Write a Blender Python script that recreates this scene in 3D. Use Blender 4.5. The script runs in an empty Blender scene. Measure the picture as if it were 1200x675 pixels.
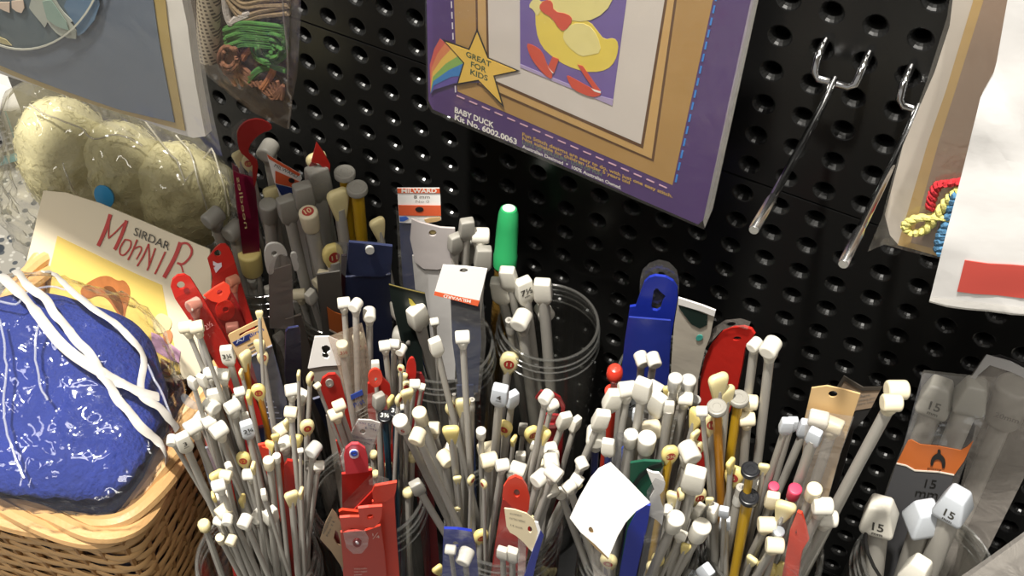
import bpy, bmesh, math, random
import numpy as np
from mathutils import Vector, Matrix, noise
from mathutils.geometry import tessellate_polygon
from mathutils.bvhtree import BVHTree

random.seed(11)
SC = bpy.context.scene
COL = SC.collection
PI = math.pi
# ------------------------------------------------------------------ camera (solved from the 19 mm hole grid of the pegboard)
F = 1336.55
CAM = Vector((0.08588, -0.42484, 1.28408))
RX = Vector((0.88240219, 0.47007912, 0.01979911))
RY = Vector((0.36420059, -0.6558019, -0.66127286))      # image down
RZ = Vector((-0.29786627, 0.59071947, -0.74988412))     # forward
PITCH = 0.01905
ZSHELF, ZRIM = 0.54, 0.775


def ray(px, py):
    return RX * ((px - 600) / F) + RY * ((py - 337.5) / F) + RZ


def proj(p):
    c = Vector(p) - CAM
    w = c.dot(RZ)
    return 600 + F * c.dot(RX) / w, 337.5 + F * c.dot(RY) / w, w


def on_z(px, py, z):
    d = ray(px, py)
    return CAM + d * ((z - CAM.z) / d.z)


def on_y(px, py, y):
    d = ray(px, py)
    return CAM + d * ((y - CAM.y) / d.y)


# ------------------------------------------------------------------ scene helpers
def lin(c):
    if isinstance(c, str):
        c = [int(c[i:i + 2], 16) / 255 for i in (0, 2, 4)]
    return [x / 12.92 if x <= 0.04045 else ((x + 0.055) / 1.055) ** 2.4 for x in c]


def set_props(o, label=None, cat=None, group=None, kind=None):
    if label: o['label'] = label
    if cat: o['category'] = cat
    if group: o['group'] = group
    if kind: o['kind'] = kind
    return o


def link(name, me, parent=None):
    o = bpy.data.objects.new(name, me)
    COL.objects.link(o)
    if parent is not None:
        o.parent = parent
        if parent.type == 'EMPTY':
            o.matrix_parent_inverse = parent_inv(parent)
    return o


def parent_inv(p):
    m = Matrix.LocRotScale(p.location, p.rotation_euler, p.scale)
    return m.inverted()


def thing(name, label, cat, loc=(0, 0, 0), group=None, kind=None):
    o = bpy.data.objects.new(name, None)
    COL.objects.link(o)
    o.location = loc
    o.empty_display_size = 0.01
    return set_props(o, label, cat, group, kind)


def mk(name, verts, faces, mat, parent=None, smooth=False):
    me = bpy.data.meshes.new(name)
    me.from_pydata([tuple(v) for v in verts], [], [tuple(f) for f in faces])
    if isinstance(mat, (list, tuple)):
        for m in mat: me.materials.append(m)
    else:
        me.materials.append(mat)
    if smooth:
        me.polygons.foreach_set('use_smooth', [True] * len(me.polygons))
    me.update()
    return link(name, me, parent)


def from_bm(name, bm, mat, parent=None, smooth=True, angle=40):
    me = bpy.data.meshes.new(name)
    bm.normal_update()
    if smooth:
        for f in bm.faces: f.smooth = True
        for e in bm.edges:
            if len(e.link_faces) == 2 and e.calc_face_angle(0) > math.radians(angle):
                e.smooth = False
    bm.to_mesh(me); bm.free()
    me.materials.append(mat)
    return link(name, me, parent)


class MB:
    """collects tubes, boxes and lathes into one mesh"""
    def __init__(s): s.v = []; s.f = []

    def tube(s, pts, r, n=8, closed=False, cap=True, flat=None):
        pts = [Vector(p) for p in pts]
        m = len(pts); b = len(s.v)
        rs = r if isinstance(r, (list, tuple)) else [r] * m
        prev = None
        for i, p in enumerate(pts):
            if closed: t = pts[(i + 1) % m] - pts[i - 1]
            else: t = pts[min(i + 1, m - 1)] - pts[max(i - 1, 0)]
            t.normalize()
            if flat is not None:
                a = flat[i] if isinstance(flat, list) else flat
                k = (a - t * a.dot(t)).normalized(); a2 = t.cross(k); ry = .28
            else:
                if prev is None:
                    k = t.orthogonal().normalized()
                else:
                    k = (prev - t * prev.dot(t)).normalized()
                prev = k; a2 = t.cross(k); ry = 1
            for j in range(n):
                th = 2 * PI * j / n
                s.v.append(p + (a2 * math.cos(th) + k * (math.sin(th) * ry)) * rs[i])
        for i in range(m if closed else m - 1):
            a, c = b + i * n, b + ((i + 1) % m) * n
            for j in range(n):
                s.f.append((a + j, a + (j + 1) % n, c + (j + 1) % n, c + j))
        if cap and not closed:
            s.f.append(tuple(b + j for j in reversed(range(n))))
            s.f.append(tuple(b + (m - 1) * n + j for j in range(n)))
        return s

    def lathe(s, prof, o, axis, n=24, closed=False):
        """prof: (radius, height) list"""
        axis = Vector(axis).normalized(); k = axis.orthogonal().normalized(); a2 = axis.cross(k)
        b = len(s.v); m = len(prof); o = Vector(o)
        for (r, h) in prof:
            for j in range(n):
                th = 2 * PI * j / n
                s.v.append(o + axis * h + (k * math.cos(th) + a2 * math.sin(th)) * r)
        for i in range(m if closed else m - 1):
            a, c = b + i * n, b + ((i + 1) % m) * n
            for j in range(n):
                s.f.append((a + j, a + (j + 1) % n, c + (j + 1) % n, c + j))
        if not closed:
            s.f.append(tuple(b + j for j in reversed(range(n))))
            s.f.append(tuple(b + (m - 1) * n + j for j in range(n)))
        return s

    def box(s, c, sx, sy, sz):
        b = len(s.v)
        for x in (-1, 1):
            for y in (-1, 1):
                for z in (-1, 1):
                    s.v.append(Vector(c) + Vector((x * sx / 2, y * sy / 2, z * sz / 2)))
        for f in ((0, 1, 3, 2), (4, 6, 7, 5), (0, 4, 5, 1), (2, 3, 7, 6), (0, 2, 6, 4), (1, 5, 7, 3)):
            s.f.append(tuple(b + i for i in f))
        return s

    def build(s, name, mat, parent=None, smooth=True):
        bm = bmesh.new()
        vs = [bm.verts.new(v) for v in s.v]
        for f in s.f:
            try: bm.faces.new([vs[i] for i in f])
            except ValueError: pass
        return from_bm(name, bm, mat, parent, smooth)


# ------------------------------------------------------------------ planes addressed by photo pixel
class Plane:
    def __init__(s, o, n):
        s.o = Vector(o); s.n = Vector(n).normalized()
        if s.n.dot(CAM - s.o) < 0: s.n = -s.n
        s.u = (RX - s.n * RX.dot(s.n)).normalized(); s.v = s.n.cross(s.u)

    def at(s, px, py, off=0.0):
        d = ray(px, py)
        t = (s.o + s.n * off - CAM).dot(s.n) / d.dot(s.n)
        return CAM + d * t

    def uv(s, px, py, off=0.0):
        p = s.at(px, py, off) - s.o
        return p.dot(s.u), p.dot(s.v)


def wall_plane(y):
    return Plane((0, y, 1), (0, -1, 0))


def lean(px, py, z, base, yaw=0.0, back=0.0):
    """plane through the photo point (px,py) at height z, leaning down to base, turned to the viewer"""
    top = on_z(px, py, z)
    a = (top - Vector(base)).normalized()
    n = CAM - top; n = (n - a * n.dot(a)).normalized()
    n = Matrix.Rotation(math.radians(yaw), 3, a) @ n
    if back:
        n = Matrix.Rotation(-math.radians(back), 3, a.cross(n)) @ n
    return Plane(top, n)


def smooth_outline(pts, it=2):
    for _ in range(it):
        q = []
        for i, p in enumerate(pts):
            r = pts[(i + 1) % len(pts)]
            q += [(p[0] * .75 + r[0] * .25, p[1] * .75 + r[1] * .25), (p[0] * .25 + r[0] * .75, p[1] * .25 + r[1] * .75)]
        pts = q
    return pts


def ell(cx, cy, rx, ry=None, n=20, rot=0):
    ry = ry or rx
    c, s = math.cos(math.radians(rot)), math.sin(math.radians(rot))
    return [(cx + rx * math.cos(t) * c - ry * math.sin(t) * s, cy + rx * math.cos(t) * s + ry * math.sin(t) * c)
            for t in [2 * PI * i / n for i in range(n)]]


def sheet(name, pl, outline, mat, parent=None, off=0.0, thick=0.0004, holes=(), bend=None, step=0.004, round_=0):
    """a flat (or gently bent) piece cut to an outline; off = height of its back over the plane"""
    if round_: outline = smooth_outline(outline, round_)
    loops = [outline] + list(holes)
    L2 = [[Vector((*pl.uv(*p, off + thick), 0)) for p in lp] for lp in loops]
    tri = tessellate_polygon(L2)
    flat = [v for lp in L2 for v in lp]
    bm = bmesh.new()
    vs = [bm.verts.new(v) for v in flat]
    for t in tri:
        try: bm.faces.new([vs[i] for i in t])
        except ValueError: pass
    bmesh.ops.recalc_face_normals(bm, faces=bm.faces)
    if bm.faces and sum(f.normal.z * f.calc_area() for f in bm.faces) < 0:
        bmesh.ops.reverse_faces(bm, faces=bm.faces)
    if bend:
        for ax in (0, 1):
            lo = min(v.co[ax] for v in bm.verts); hi = max(v.co[ax] for v in bm.verts)
            k = max(2, min(26, int((hi - lo) / step)))
            for i in range(1, k):
                co = Vector((0, 0, 0)); co[ax] = lo + (hi - lo) * i / k
                no = Vector((0, 0, 0)); no[ax] = 1
                bmesh.ops.bisect_plane(bm, geom=bm.verts[:] + bm.edges[:] + bm.faces[:], plane_co=co, plane_no=no)
    top = {}
    bm.verts.ensure_lookup_table()
    base = [(v.co.x, v.co.y) for v in bm.verts]
    zz = [(bend(x, y) if bend else 0.0) for x, y in base]
    n0 = len(base)
    verts = [pl.o + pl.u * x + pl.v * y + pl.n * (z + off + thick) for (x, y), z in zip(base, zz)]
    faces = [tuple(v.index for v in f.verts) for f in bm.faces]
    if mat.name.startswith('film'): thick = 0
    if thick > 0:
        verts += [pl.o + pl.u * x + pl.v * y + pl.n * (z + off) for (x, y), z in zip(base, zz)]
        faces += [tuple(i + n0 for i in reversed(f)) for f in faces]
        for e in bm.edges:
            if len(e.link_faces) == 1:
                l = e.link_loops[0]
                a, b = l.vert.index, l.link_loop_next.vert.index
                faces.append((b, a, a + n0, b + n0))
    bm.free()
    o = mk(name, verts, faces, mat, parent, smooth=bool(bend))
    if bend and thick > 0:
        sharp = np.array([abs(p.normal.dot(pl.n)) < .5 for p in o.data.polygons])
        o.data.polygons.foreach_set('use_smooth', ~sharp)
        cnt = {}
        for p in o.data.polygons:
            if sharp[p.index]:
                for k in p.edge_keys: cnt[k] = 1
        for e in o.data.edges:
            if e.key in cnt: e.use_edge_sharp = True
    return o


def ribbon(pl, pts, w, closed=False):
    """outline (px) of a stroke of width w along pts"""
    L, R = [], []
    m = len(pts)
    for i, p in enumerate(pts):
        a = pts[max(i - 1, 0)]; b = pts[min(i + 1, m - 1)]
        dx, dy = b[0] - a[0], b[1] - a[1]; d = math.hypot(dx, dy) or 1
        ww = w[i] if isinstance(w, (list, tuple)) else w
        L.append((p[0] - dy / d * ww / 2, p[1] + dx / d * ww / 2)); R.append((p[0] + dy / d * ww / 2, p[1] - dx / d * ww / 2))
    return L + R[::-1]


_font = {}


def text_geo(s, bold=0.0):
    k = (s, bold)
    if k not in _font:
        cu = bpy.data.curves.new('t', 'FONT'); cu.body = s; cu.resolution_u = 3; cu.offset = bold
        o = bpy.data.objects.new('t', cu); COL.objects.link(o)
        bpy.context.view_layer.update()
        me = o.evaluated_get(bpy.context.evaluated_depsgraph_get()).to_mesh()
        v = [tuple(p.co) for p in me.vertices]; f = [tuple(p.vertices) for p in me.polygons]
        o.to_mesh_clear(); bpy.data.objects.remove(o); bpy.data.curves.remove(cu)
        _font[k] = (v, f)
    return _font[k]


def lettering(pl, s, p0, p1, h, mat, parent, off=0.0006, up=None, bold=0.0, name='lettering', bend=None):
    """text whose baseline runs p0 -> p1 (photo px) with cap height h px; up = px direction of 'up'"""
    v, f = text_geo(s, bold)
    x0 = min(a[0] for a in v); x1 = max(a[0] for a in v); H = 0.7
    dx, dy = p1[0] - p0[0], p1[1] - p0[1]; d = math.hypot(dx, dy)
    ux, uy = up if up else (dy / d, -dx / d)
    q = math.hypot(ux, uy); ux, uy = ux / q, uy / q
    vs = []
    for a in v:
        t = (a[0] - x0) / (x1 - x0); k = a[1] / H * h
        px, py = p0[0] + dx * t + ux * k, p0[1] + dy * t + uy * k
        b = bend(*pl.uv(px, py, off)) if bend else 0
        vs.append(pl.at(px, py, off) + pl.n * b)
    return mk(name, vs, f, mat, parent)


def lettering_merged(pl, items, mat, parent, off=0.0006, bold=0.0, name='lettering', bend=None):
    V, Fc = [], []
    for (s, p0, p1, h, up) in items:
        o = lettering(pl, s, p0, p1, h, mat, None, off, up, bold, 'tmp', bend)
        b = len(V); V += [tuple(v.co) for v in o.data.vertices]; Fc += [tuple(b + i for i in p.vertices) for p in o.data.polygons]
        me = o.data; bpy.data.objects.remove(o); bpy.data.meshes.remove(me)
    return mk(name, V, Fc, mat, parent)


# ------------------------------------------------------------------ materials
def _new(name):
    m = bpy.data.materials.new(name); m.use_nodes = True
    nt = m.node_tree
    for n in list(nt.nodes):
        if n.type != 'OUTPUT_MATERIAL': nt.nodes.remove(n)
    return m, nt, nt.nodes['Material Output']


_mats = {}


def mat(name, col, rough=0.5, metal=0.0, spec=0.5, var=0.06, scale=60, bump=0.0, bscale=200, sub=0.0, coat=0.0):
    if name in _mats: return _mats[name]
    m, nt, out = _new(name)
    b = nt.nodes.new('ShaderNodeBsdfPrincipled')
    c = lin(col) if isinstance(col, str) else list(col)
    b.inputs['Roughness'].default_value = rough; b.inputs['Metallic'].default_value = metal
    b.inputs['Specular IOR Level'].default_value = spec
    b.inputs['Coat Weight'].default_value = coat
    tc = nt.nodes.new('ShaderNodeTexCoord')
    if var:
        nz = nt.nodes.new('ShaderNodeTexNoise'); nz.inputs['Scale'].default_value = scale; nz.inputs['Detail'].default_value = 4
        nt.links.new(tc.outputs['Object'], nz.inputs['Vector'])
        mx = nt.nodes.new('ShaderNodeMix'); mx.data_type = 'RGBA'
        mx.inputs['A'].default_value = [x * (1 - var) for x in c] + [1]
        mx.inputs['B'].default_value = [min(1, x * (1 + var)) for x in c] + [1]
        nt.links.new(nz.outputs['Fac'], mx.inputs['Factor']); nt.links.new(mx.outputs['Result'], b.inputs['Base Color'])
    else:
        b.inputs['Base Color'].default_value = c + [1]
    if bump:
        n2 = nt.nodes.new('ShaderNodeTexNoise'); n2.inputs['Scale'].default_value = bscale; n2.inputs['Detail'].default_value = 5
        nt.links.new(tc.outputs['Object'], n2.inputs['Vector'])
        bp = nt.nodes.new('ShaderNodeBump'); bp.inputs['Strength'].default_value = bump; bp.inputs['Distance'].default_value = 0.002
        nt.links.new(n2.outputs['Fac'], bp.inputs['Height']); nt.links.new(bp.outputs['Normal'], b.inputs['Normal'])
    if sub:
        b.inputs['Subsurface Weight'].default_value = sub; b.inputs['Subsurface Radius'].default_value = (.004, .003, .002)
    nt.links.new(b.outputs['BSDF'], out.inputs['Surface'])
    _mats[name] = m
    return m


def film(name, tint='ffffff', milk=0.08, milkcol='e8e4dc', rough=0.12, bump=0.4, bscale=60, gloss=0.06, ridged=False):
    """clear plastic film: see-through, shiny, a little milky"""
    if name in _mats: return _mats[name]
    m, nt, out = _new('film ' + name)
    tr = nt.nodes.new('ShaderNodeBsdfTransparent'); tr.inputs['Color'].default_value = lin(tint) + [1]
    gl = nt.nodes.new('ShaderNodeBsdfGlossy'); gl.inputs['Roughness'].default_value = rough
    df = nt.nodes.new('ShaderNodeBsdfDiffuse'); df.inputs['Color'].default_value = lin(milkcol) + [1]
    lw = nt.nodes.new('ShaderNodeLayerWeight'); lw.inputs['Blend'].default_value = .5
    if bump:
        tc = nt.nodes.new('ShaderNodeTexCoord'); nz = nt.nodes.new('ShaderNodeTexNoise')
        nz.inputs['Scale'].default_value = bscale; nz.inputs['Detail'].default_value = 3; nz.inputs['Distortion'].default_value = 1.2
        if ridged:
            nz.noise_type = 'RIDGED_MULTIFRACTAL'; nz.normalize = True; nz.inputs['Distortion'].default_value = .5; nz.inputs['Detail'].default_value = 2.5
        nt.links.new(tc.outputs['Object'], nz.inputs['Vector'])
        bp = nt.nodes.new('ShaderNodeBump'); bp.inputs['Strength'].default_value = bump; bp.inputs['Distance'].default_value = 0.003
        nt.links.new(nz.outputs['Fac'], bp.inputs['Height'])
        for n in (gl, lw, df): nt.links.new(bp.outputs['Normal'], n.inputs['Normal'])
    m1 = nt.nodes.new('ShaderNodeMixShader'); m1.inputs[0].default_value = milk
    nt.links.new(tr.outputs[0], m1.inputs[1]); nt.links.new(df.outputs[0], m1.inputs[2])
    pw = nt.nodes.new('ShaderNodeMath'); pw.operation = 'POWER'; pw.inputs[1].default_value = 4.0
    nt.links.new(lw.outputs['Facing'], pw.inputs[0])
    ad = nt.nodes.new('ShaderNodeMath'); ad.operation = 'MULTIPLY_ADD'; ad.inputs[1].default_value = .75; ad.inputs[2].default_value = gloss
    ad.use_clamp = True
    nt.links.new(pw.outputs[0], ad.inputs[0])
    m2 = nt.nodes.new('ShaderNodeMixShader')
    nt.links.new(ad.outputs[0], m2.inputs[0]); nt.links.new(m1.outputs[0], m2.inputs[1]); nt.links.new(gl.outputs[0], m2.inputs[2])
    nt.links.new(m2.outputs[0], out.inputs['Surface'])
    _mats[name] = m
    return m


def camera_and_light():
    cd = bpy.data.cameras.new('camera'); cd.sensor_width = 36; cd.lens = F / 1200 * 36
    cd.clip_start = 0.02; cd.clip_end = 50
    co = bpy.data.objects.new('camera', cd); COL.objects.link(co)
    co.matrix_world = Matrix(((RX.x, -RY.x, -RZ.x, CAM.x), (RX.y, -RY.y, -RZ.y, CAM.y), (RX.z, -RY.z, -RZ.z, CAM.z), (0, 0, 0, 1)))
    SC.camera = co

    def area(name, loc, tgt, sx, sy, power, col=(1, 1, 1)):
        ld = bpy.data.lights.new(name, 'AREA'); ld.shape = 'RECTANGLE'; ld.size = sx; ld.size_y = sy; ld.energy = power; ld.color = col
        o = bpy.data.objects.new(name, ld); COL.objects.link(o); o.location = loc
        o.rotation_euler = (Vector(tgt) - Vector(loc)).to_track_quat('-Z', 'Y').to_euler()
        return o
    area('ceiling_tube_lamp', (0.35, -0.9, 2.75), (0.0, -0.2, 0.8), 1.3, 0.25, 16, (1, .96, .89))
    area('ceiling_tube_lamp', (-1.3, -1.5, 2.75), (-0.2, -0.2, 0.8), 1.3, 0.25, 13, (1, .96, .89))
    sp = bpy.data.lights.new('ceiling_spot_lamp', 'SPOT'); sp.energy = SPOT; sp.spot_size = math.radians(70); sp.spot_blend = .3; sp.shadow_soft_size = .055; sp.color = (1, .96, .885)
    so = bpy.data.objects.new('ceiling_spot_lamp', sp); COL.objects.link(so)
    tgt = Vector((-.10, -.18, .85)); d = Vector(LIGHTDIR).normalized()
    so.location = tgt - d * 2.05
    so.rotation_euler = d.to_track_quat('-Z', 'Y').to_euler()
    w = bpy.data.worlds.new('room_light'); SC.world = w; w.use_nodes = True
    w.node_tree.nodes['Background'].inputs[0].default_value = (1.0, .97, .93, 1)
    w.node_tree.nodes['Background'].inputs[1].default_value = 0.36
    SC.view_settings.view_transform = 'Standard'; SC.view_settings.look = 'None'
    SC.view_settings.gamma = 1.0; SC.view_settings.exposure = EXPOSURE
    SC.view_settings.use_curve_mapping = False
    SC.cycles.max_bounces = 10; SC.cycles.transparent_max_bounces = 32


LIGHTDIR = (0.06, 0.20, -1.0)
SPOT = 390
EXPOSURE = 0.0
# ================================================================== SETTING
M_BLACK = mat('black gloss enamel', (.0075, .0075, .0072), rough=.26, spec=.42, var=.15, scale=30)
M_DARK = mat('black backing', (.004, .004, .004), rough=.8)


def build_wall():
    root = thing('wall_back', 'black perforated steel display wall behind the hanging kits', 'wall', (-.05, 0, .8), kind='structure')
    cols = range(-26, 17)
    def panel(r0, r1, ztop, zbot):
        V, Fc = [], []
        NS = 16
        # each cell: square edge, dimple lip, dimple wall, hole edge, tube
        sq = []
        h = PITCH / 2
        for j in range(NS):
            th = 2 * PI * j / NS
            c, s = math.cos(th), math.sin(th); k = h / max(abs(c), abs(s)); sq.append((c * k, s * k))
        rings = [(.0058, 0), (.0052, .0003), (.0043, .0013), (.0036, .0026), (.0033, .0034), (.0033, .009)]
        for r in range(r0, r1 + 1):
            zc = 1.0 - r * PITCH + .0022
            zt = min(zc + h, ztop); zb = max(zc - h, zbot)
            for c in cols:
                xc = c * PITCH
                b = len(V)
                for (x, z) in sq:
                    V.append((xc + x, 0, min(max(zc + z, zb), zt)))
                for (R, d) in rings:
                    for j in range(NS):
                        th = 2 * PI * j / NS
                        V.append((xc + R * math.cos(th), d, zc + R * math.sin(th)))
                for i in range(len(rings)):
                    for j in range(NS):
                        a = b + i * NS
                        Fc.append((a + j, a + NS + j, a + NS + (j + 1) % NS, a + (j + 1) % NS))
        # folded edges of the panel
        x0, x1 = (cols[0] - .5) * PITCH, (cols[-1] + .5) * PITCH
        for z, s in ((ztop, 1), (zbot, -1)):
            b = len(V)
            V += [(x0, 0, z), (x1, 0, z), (x1, .012, z), (x0, .012, z)]
            Fc.append((b, b + 1, b + 2, b + 3) if s > 0 else (b + 3, b + 2, b + 1, b))
        o = mk('panel', V, Fc, M_BLACK, root)
        for p in o.data.polygons: p.use_smooth = False
        return o
    zs = 1.0 - 5.5 * PITCH + .0022
    zs2 = zs - 16 * PITCH
    panel(-11, 5, zs + 17 * PITCH, zs + .0006)
    panel(6, 21, zs - .0006, zs2 + .0006)
    panel(22, 25, zs2 - .0006, zs2 - 4 * PITCH)
    m = MB(); m.box((-.09, .03, .8), .83, .02, 1.2); m.build('backing_board', M_DARK, root, False)
    # end post of the display stand
    m = MB(); m.box((-.516, .015, .65), .024, .06, 1.3); m.build('end_post', M_BLACK, root, False)
build_wall()

m = MB(); m.box((-.10, -.19, ZSHELF - .012), .86, .38, .024)
o = m.build('display_shelf', mat('black shelf', (.005, .005, .005), rough=.35, spec=.2), None, False)
set_props(o, 'black steel shelf carrying the jars of needles and the basket', 'shelf')


def mat_terrazzo():
    m, nt, out = _new('terrazzo')
    b = nt.nodes.new('ShaderNodeBsdfPrincipled'); b.inputs['Roughness'].default_value = .35
    tc = nt.nodes.new('ShaderNodeTexCoord')
    def chips(scale, lo, hi):
        v = nt.nodes.new('ShaderNodeTexVoronoi'); v.inputs['Scale'].default_value = scale; v.inputs['Randomness'].default_value = 1
        nt.links.new(tc.outputs['Object'], v.inputs['Vector'])
        r = nt.nodes.new('ShaderNodeValToRGB'); r.color_ramp.elements[0].position = lo; r.color_ramp.elements[1].position = hi
        r.color_ramp.elements[0].color = (1, 1, 1, 1); r.color_ramp.elements[1].color = (0, 0, 0, 1)
        nt.links.new(v.outputs['Distance'], r.inputs['Fac'])
        return v, r
    base = nt.nodes.new('ShaderNodeMix'); base.data_type = 'RGBA'
    base.inputs['A'].default_value = (.42, .40, .35, 1); base.inputs['B'].default_value = (.10, .11, .12, 1)
    v, r = chips(55, .26, .30); nt.links.new(r.outputs['Color'], base.inputs['Factor'])
    b2 = nt.nodes.new('ShaderNodeMix'); b2.data_type = 'RGBA'; b2.inputs['B'].default_value = (.05, .06, .075, 1)
    v2, r2 = chips(22, .20, .24); nt.links.new(r2.outputs['Color'], b2.inputs['Factor']); nt.links.new(base.outputs['Result'], b2.inputs['A'])
    b3 = nt.nodes.new('ShaderNodeMix'); b3.data_type = 'RGBA'; b3.inputs['B'].default_value = (.62, .60, .54, 1)
    v3, r3 = chips(80, .22, .26); nt.links.new(r3.outputs['Color'], b3.inputs['Factor']); nt.links.new(b2.outputs['Result'], b3.inputs['A'])
    nt.links.new(b3.outputs['Result'], b.inputs['Base Color']); nt.links.new(b.outputs['BSDF'], out.inputs['Surface'])
    return m

o = mk('floor', [(-4, -4, 0), (4, -4, 0), (4, 3, 0), (-4, 3, 0), (-4, -4, -.05), (4, -4, -.05), (4, 3, -.05), (-4, 3, -.05)],
       [(0, 1, 2, 3), (7, 6, 5, 4), (0, 4, 5, 1), (1, 5, 6, 2), (2, 6, 7, 3), (3, 7, 4, 0)], mat_terrazzo())
set_props(o, 'grey terrazzo floor with dark stone chips', 'floor', kind='structure')
o = mk('ceiling', [(-4, -4, 3), (4, -4, 3), (4, 3, 3), (-4, 3, 3)], [(3, 2, 1, 0)], mat('ceiling paint', (.6, .58, .54), rough=.9))
set_props(o, 'pale shop ceiling above the display', 'ceiling', kind='structure')


# chrome display hooks -------------------------------------------------------------------------
M_CHROME = mat('chrome', (.62, .62, .62), rough=.10, metal=1, var=0)


def hook(prongL, prongR, tip, label):
    a, b = on_y(*prongL, 0), on_y(*prongR, 0)
    mid = (a + b) / 2
    tipd = on_y(*tip, -.05)
    # the arm runs straight out from the wall: find its reach from the tip
    best = min((abs(proj((mid.x, -y / 1000, mid.z - .010))[1] - tip[1]), y) for y in range(40, 200))[1] / 1000
    root = thing('display_hook', label, 'hook', (mid.x, 0, mid.z))
    bar = Vector((0, -.011, -.0085))
    pa, pb = a + bar, b + bar
    m = MB()
    m.tube([a + Vector((0, .012, .003)), a + Vector((0, -.004, .002)), a + Vector((0, -.009, -.001)), pa + Vector((.0006, 0, .002)), pa + Vector((.003, 0, -.0008)),
            pb + Vector((-.003, 0, -.0008)), pb + Vector((-.0006, 0, .002)), b + Vector((0, -.009, -.001)), b + Vector((0, -.004, .002)), b + Vector((0, .012, .003))], .0019, 10)
    m.build('bracket', M_CHROME, root)
    c = (pa + pb) / 2
    tp = Vector((mid.x, -best, mid.z - .0085))
    # aim the arm exactly
    tp = on_y(tip[0], tip[1], -best)
    m = MB(); m.tube([c + Vector((0, .001, .001)), c + Vector((0, -.004, -.001)), c + (tp - c) * .12 + Vector((0, 0, -.004)), c + (tp - c) * .3 + Vector((0, 0, -.005)), c + (tp - c) * .78 + Vector((0, 0, -.003))], .0017, 10)
    m.build('arm', M_CHROME, root)
    m = MB(); q = c + (tp - c) * .76 + Vector((0, 0, -.003))
    m.tube([q, q + (tp - q) * .12, q + (tp - q) * .98, tp], [.0017, .0021, .0021, .0018], 10)
    m.build('flattened_tip', mat('bright steel', (.8, .8, .8), rough=.22, metal=1, var=0), root)
hook((966, 53), (1017, 68), (883, 270), 'long chrome display hook standing alone on the black pegboard')
hook((1066, 84), (1114, 99), (988, 310), 'chrome display hook half hidden behind the craft kit with yarn ends')
# ================================================================== KITS HANGING ON THE WALL
M_PURPLE = mat('purple card', '4a3168', rough=.45, var=.08, scale=25)
M_GOLD = mat('gilt frame print', 'a9844c', rough=.45, var=.14, scale=22)
M_GOLD2 = mat('light gilt print', 'c09a5f', rough=.45, var=.12, scale=30)
M_BROWN = mat('brown moulding print', '5c3d20', rough=.45, var=.2, scale=40)
M_MATB = mat('cream mount print', 'cdc4ba', rough=.5, var=.03)
M_FILM = film('kit film', milk=.035, bump=.25, bscale=25, gloss=.05)
M_FILMEDGE = film('kit film edge', milk=.28, bump=.25, bscale=25, gloss=.06)
M_WHITEPRINT = mat('white print', 'e6e2da', rough=.5, var=0)


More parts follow.
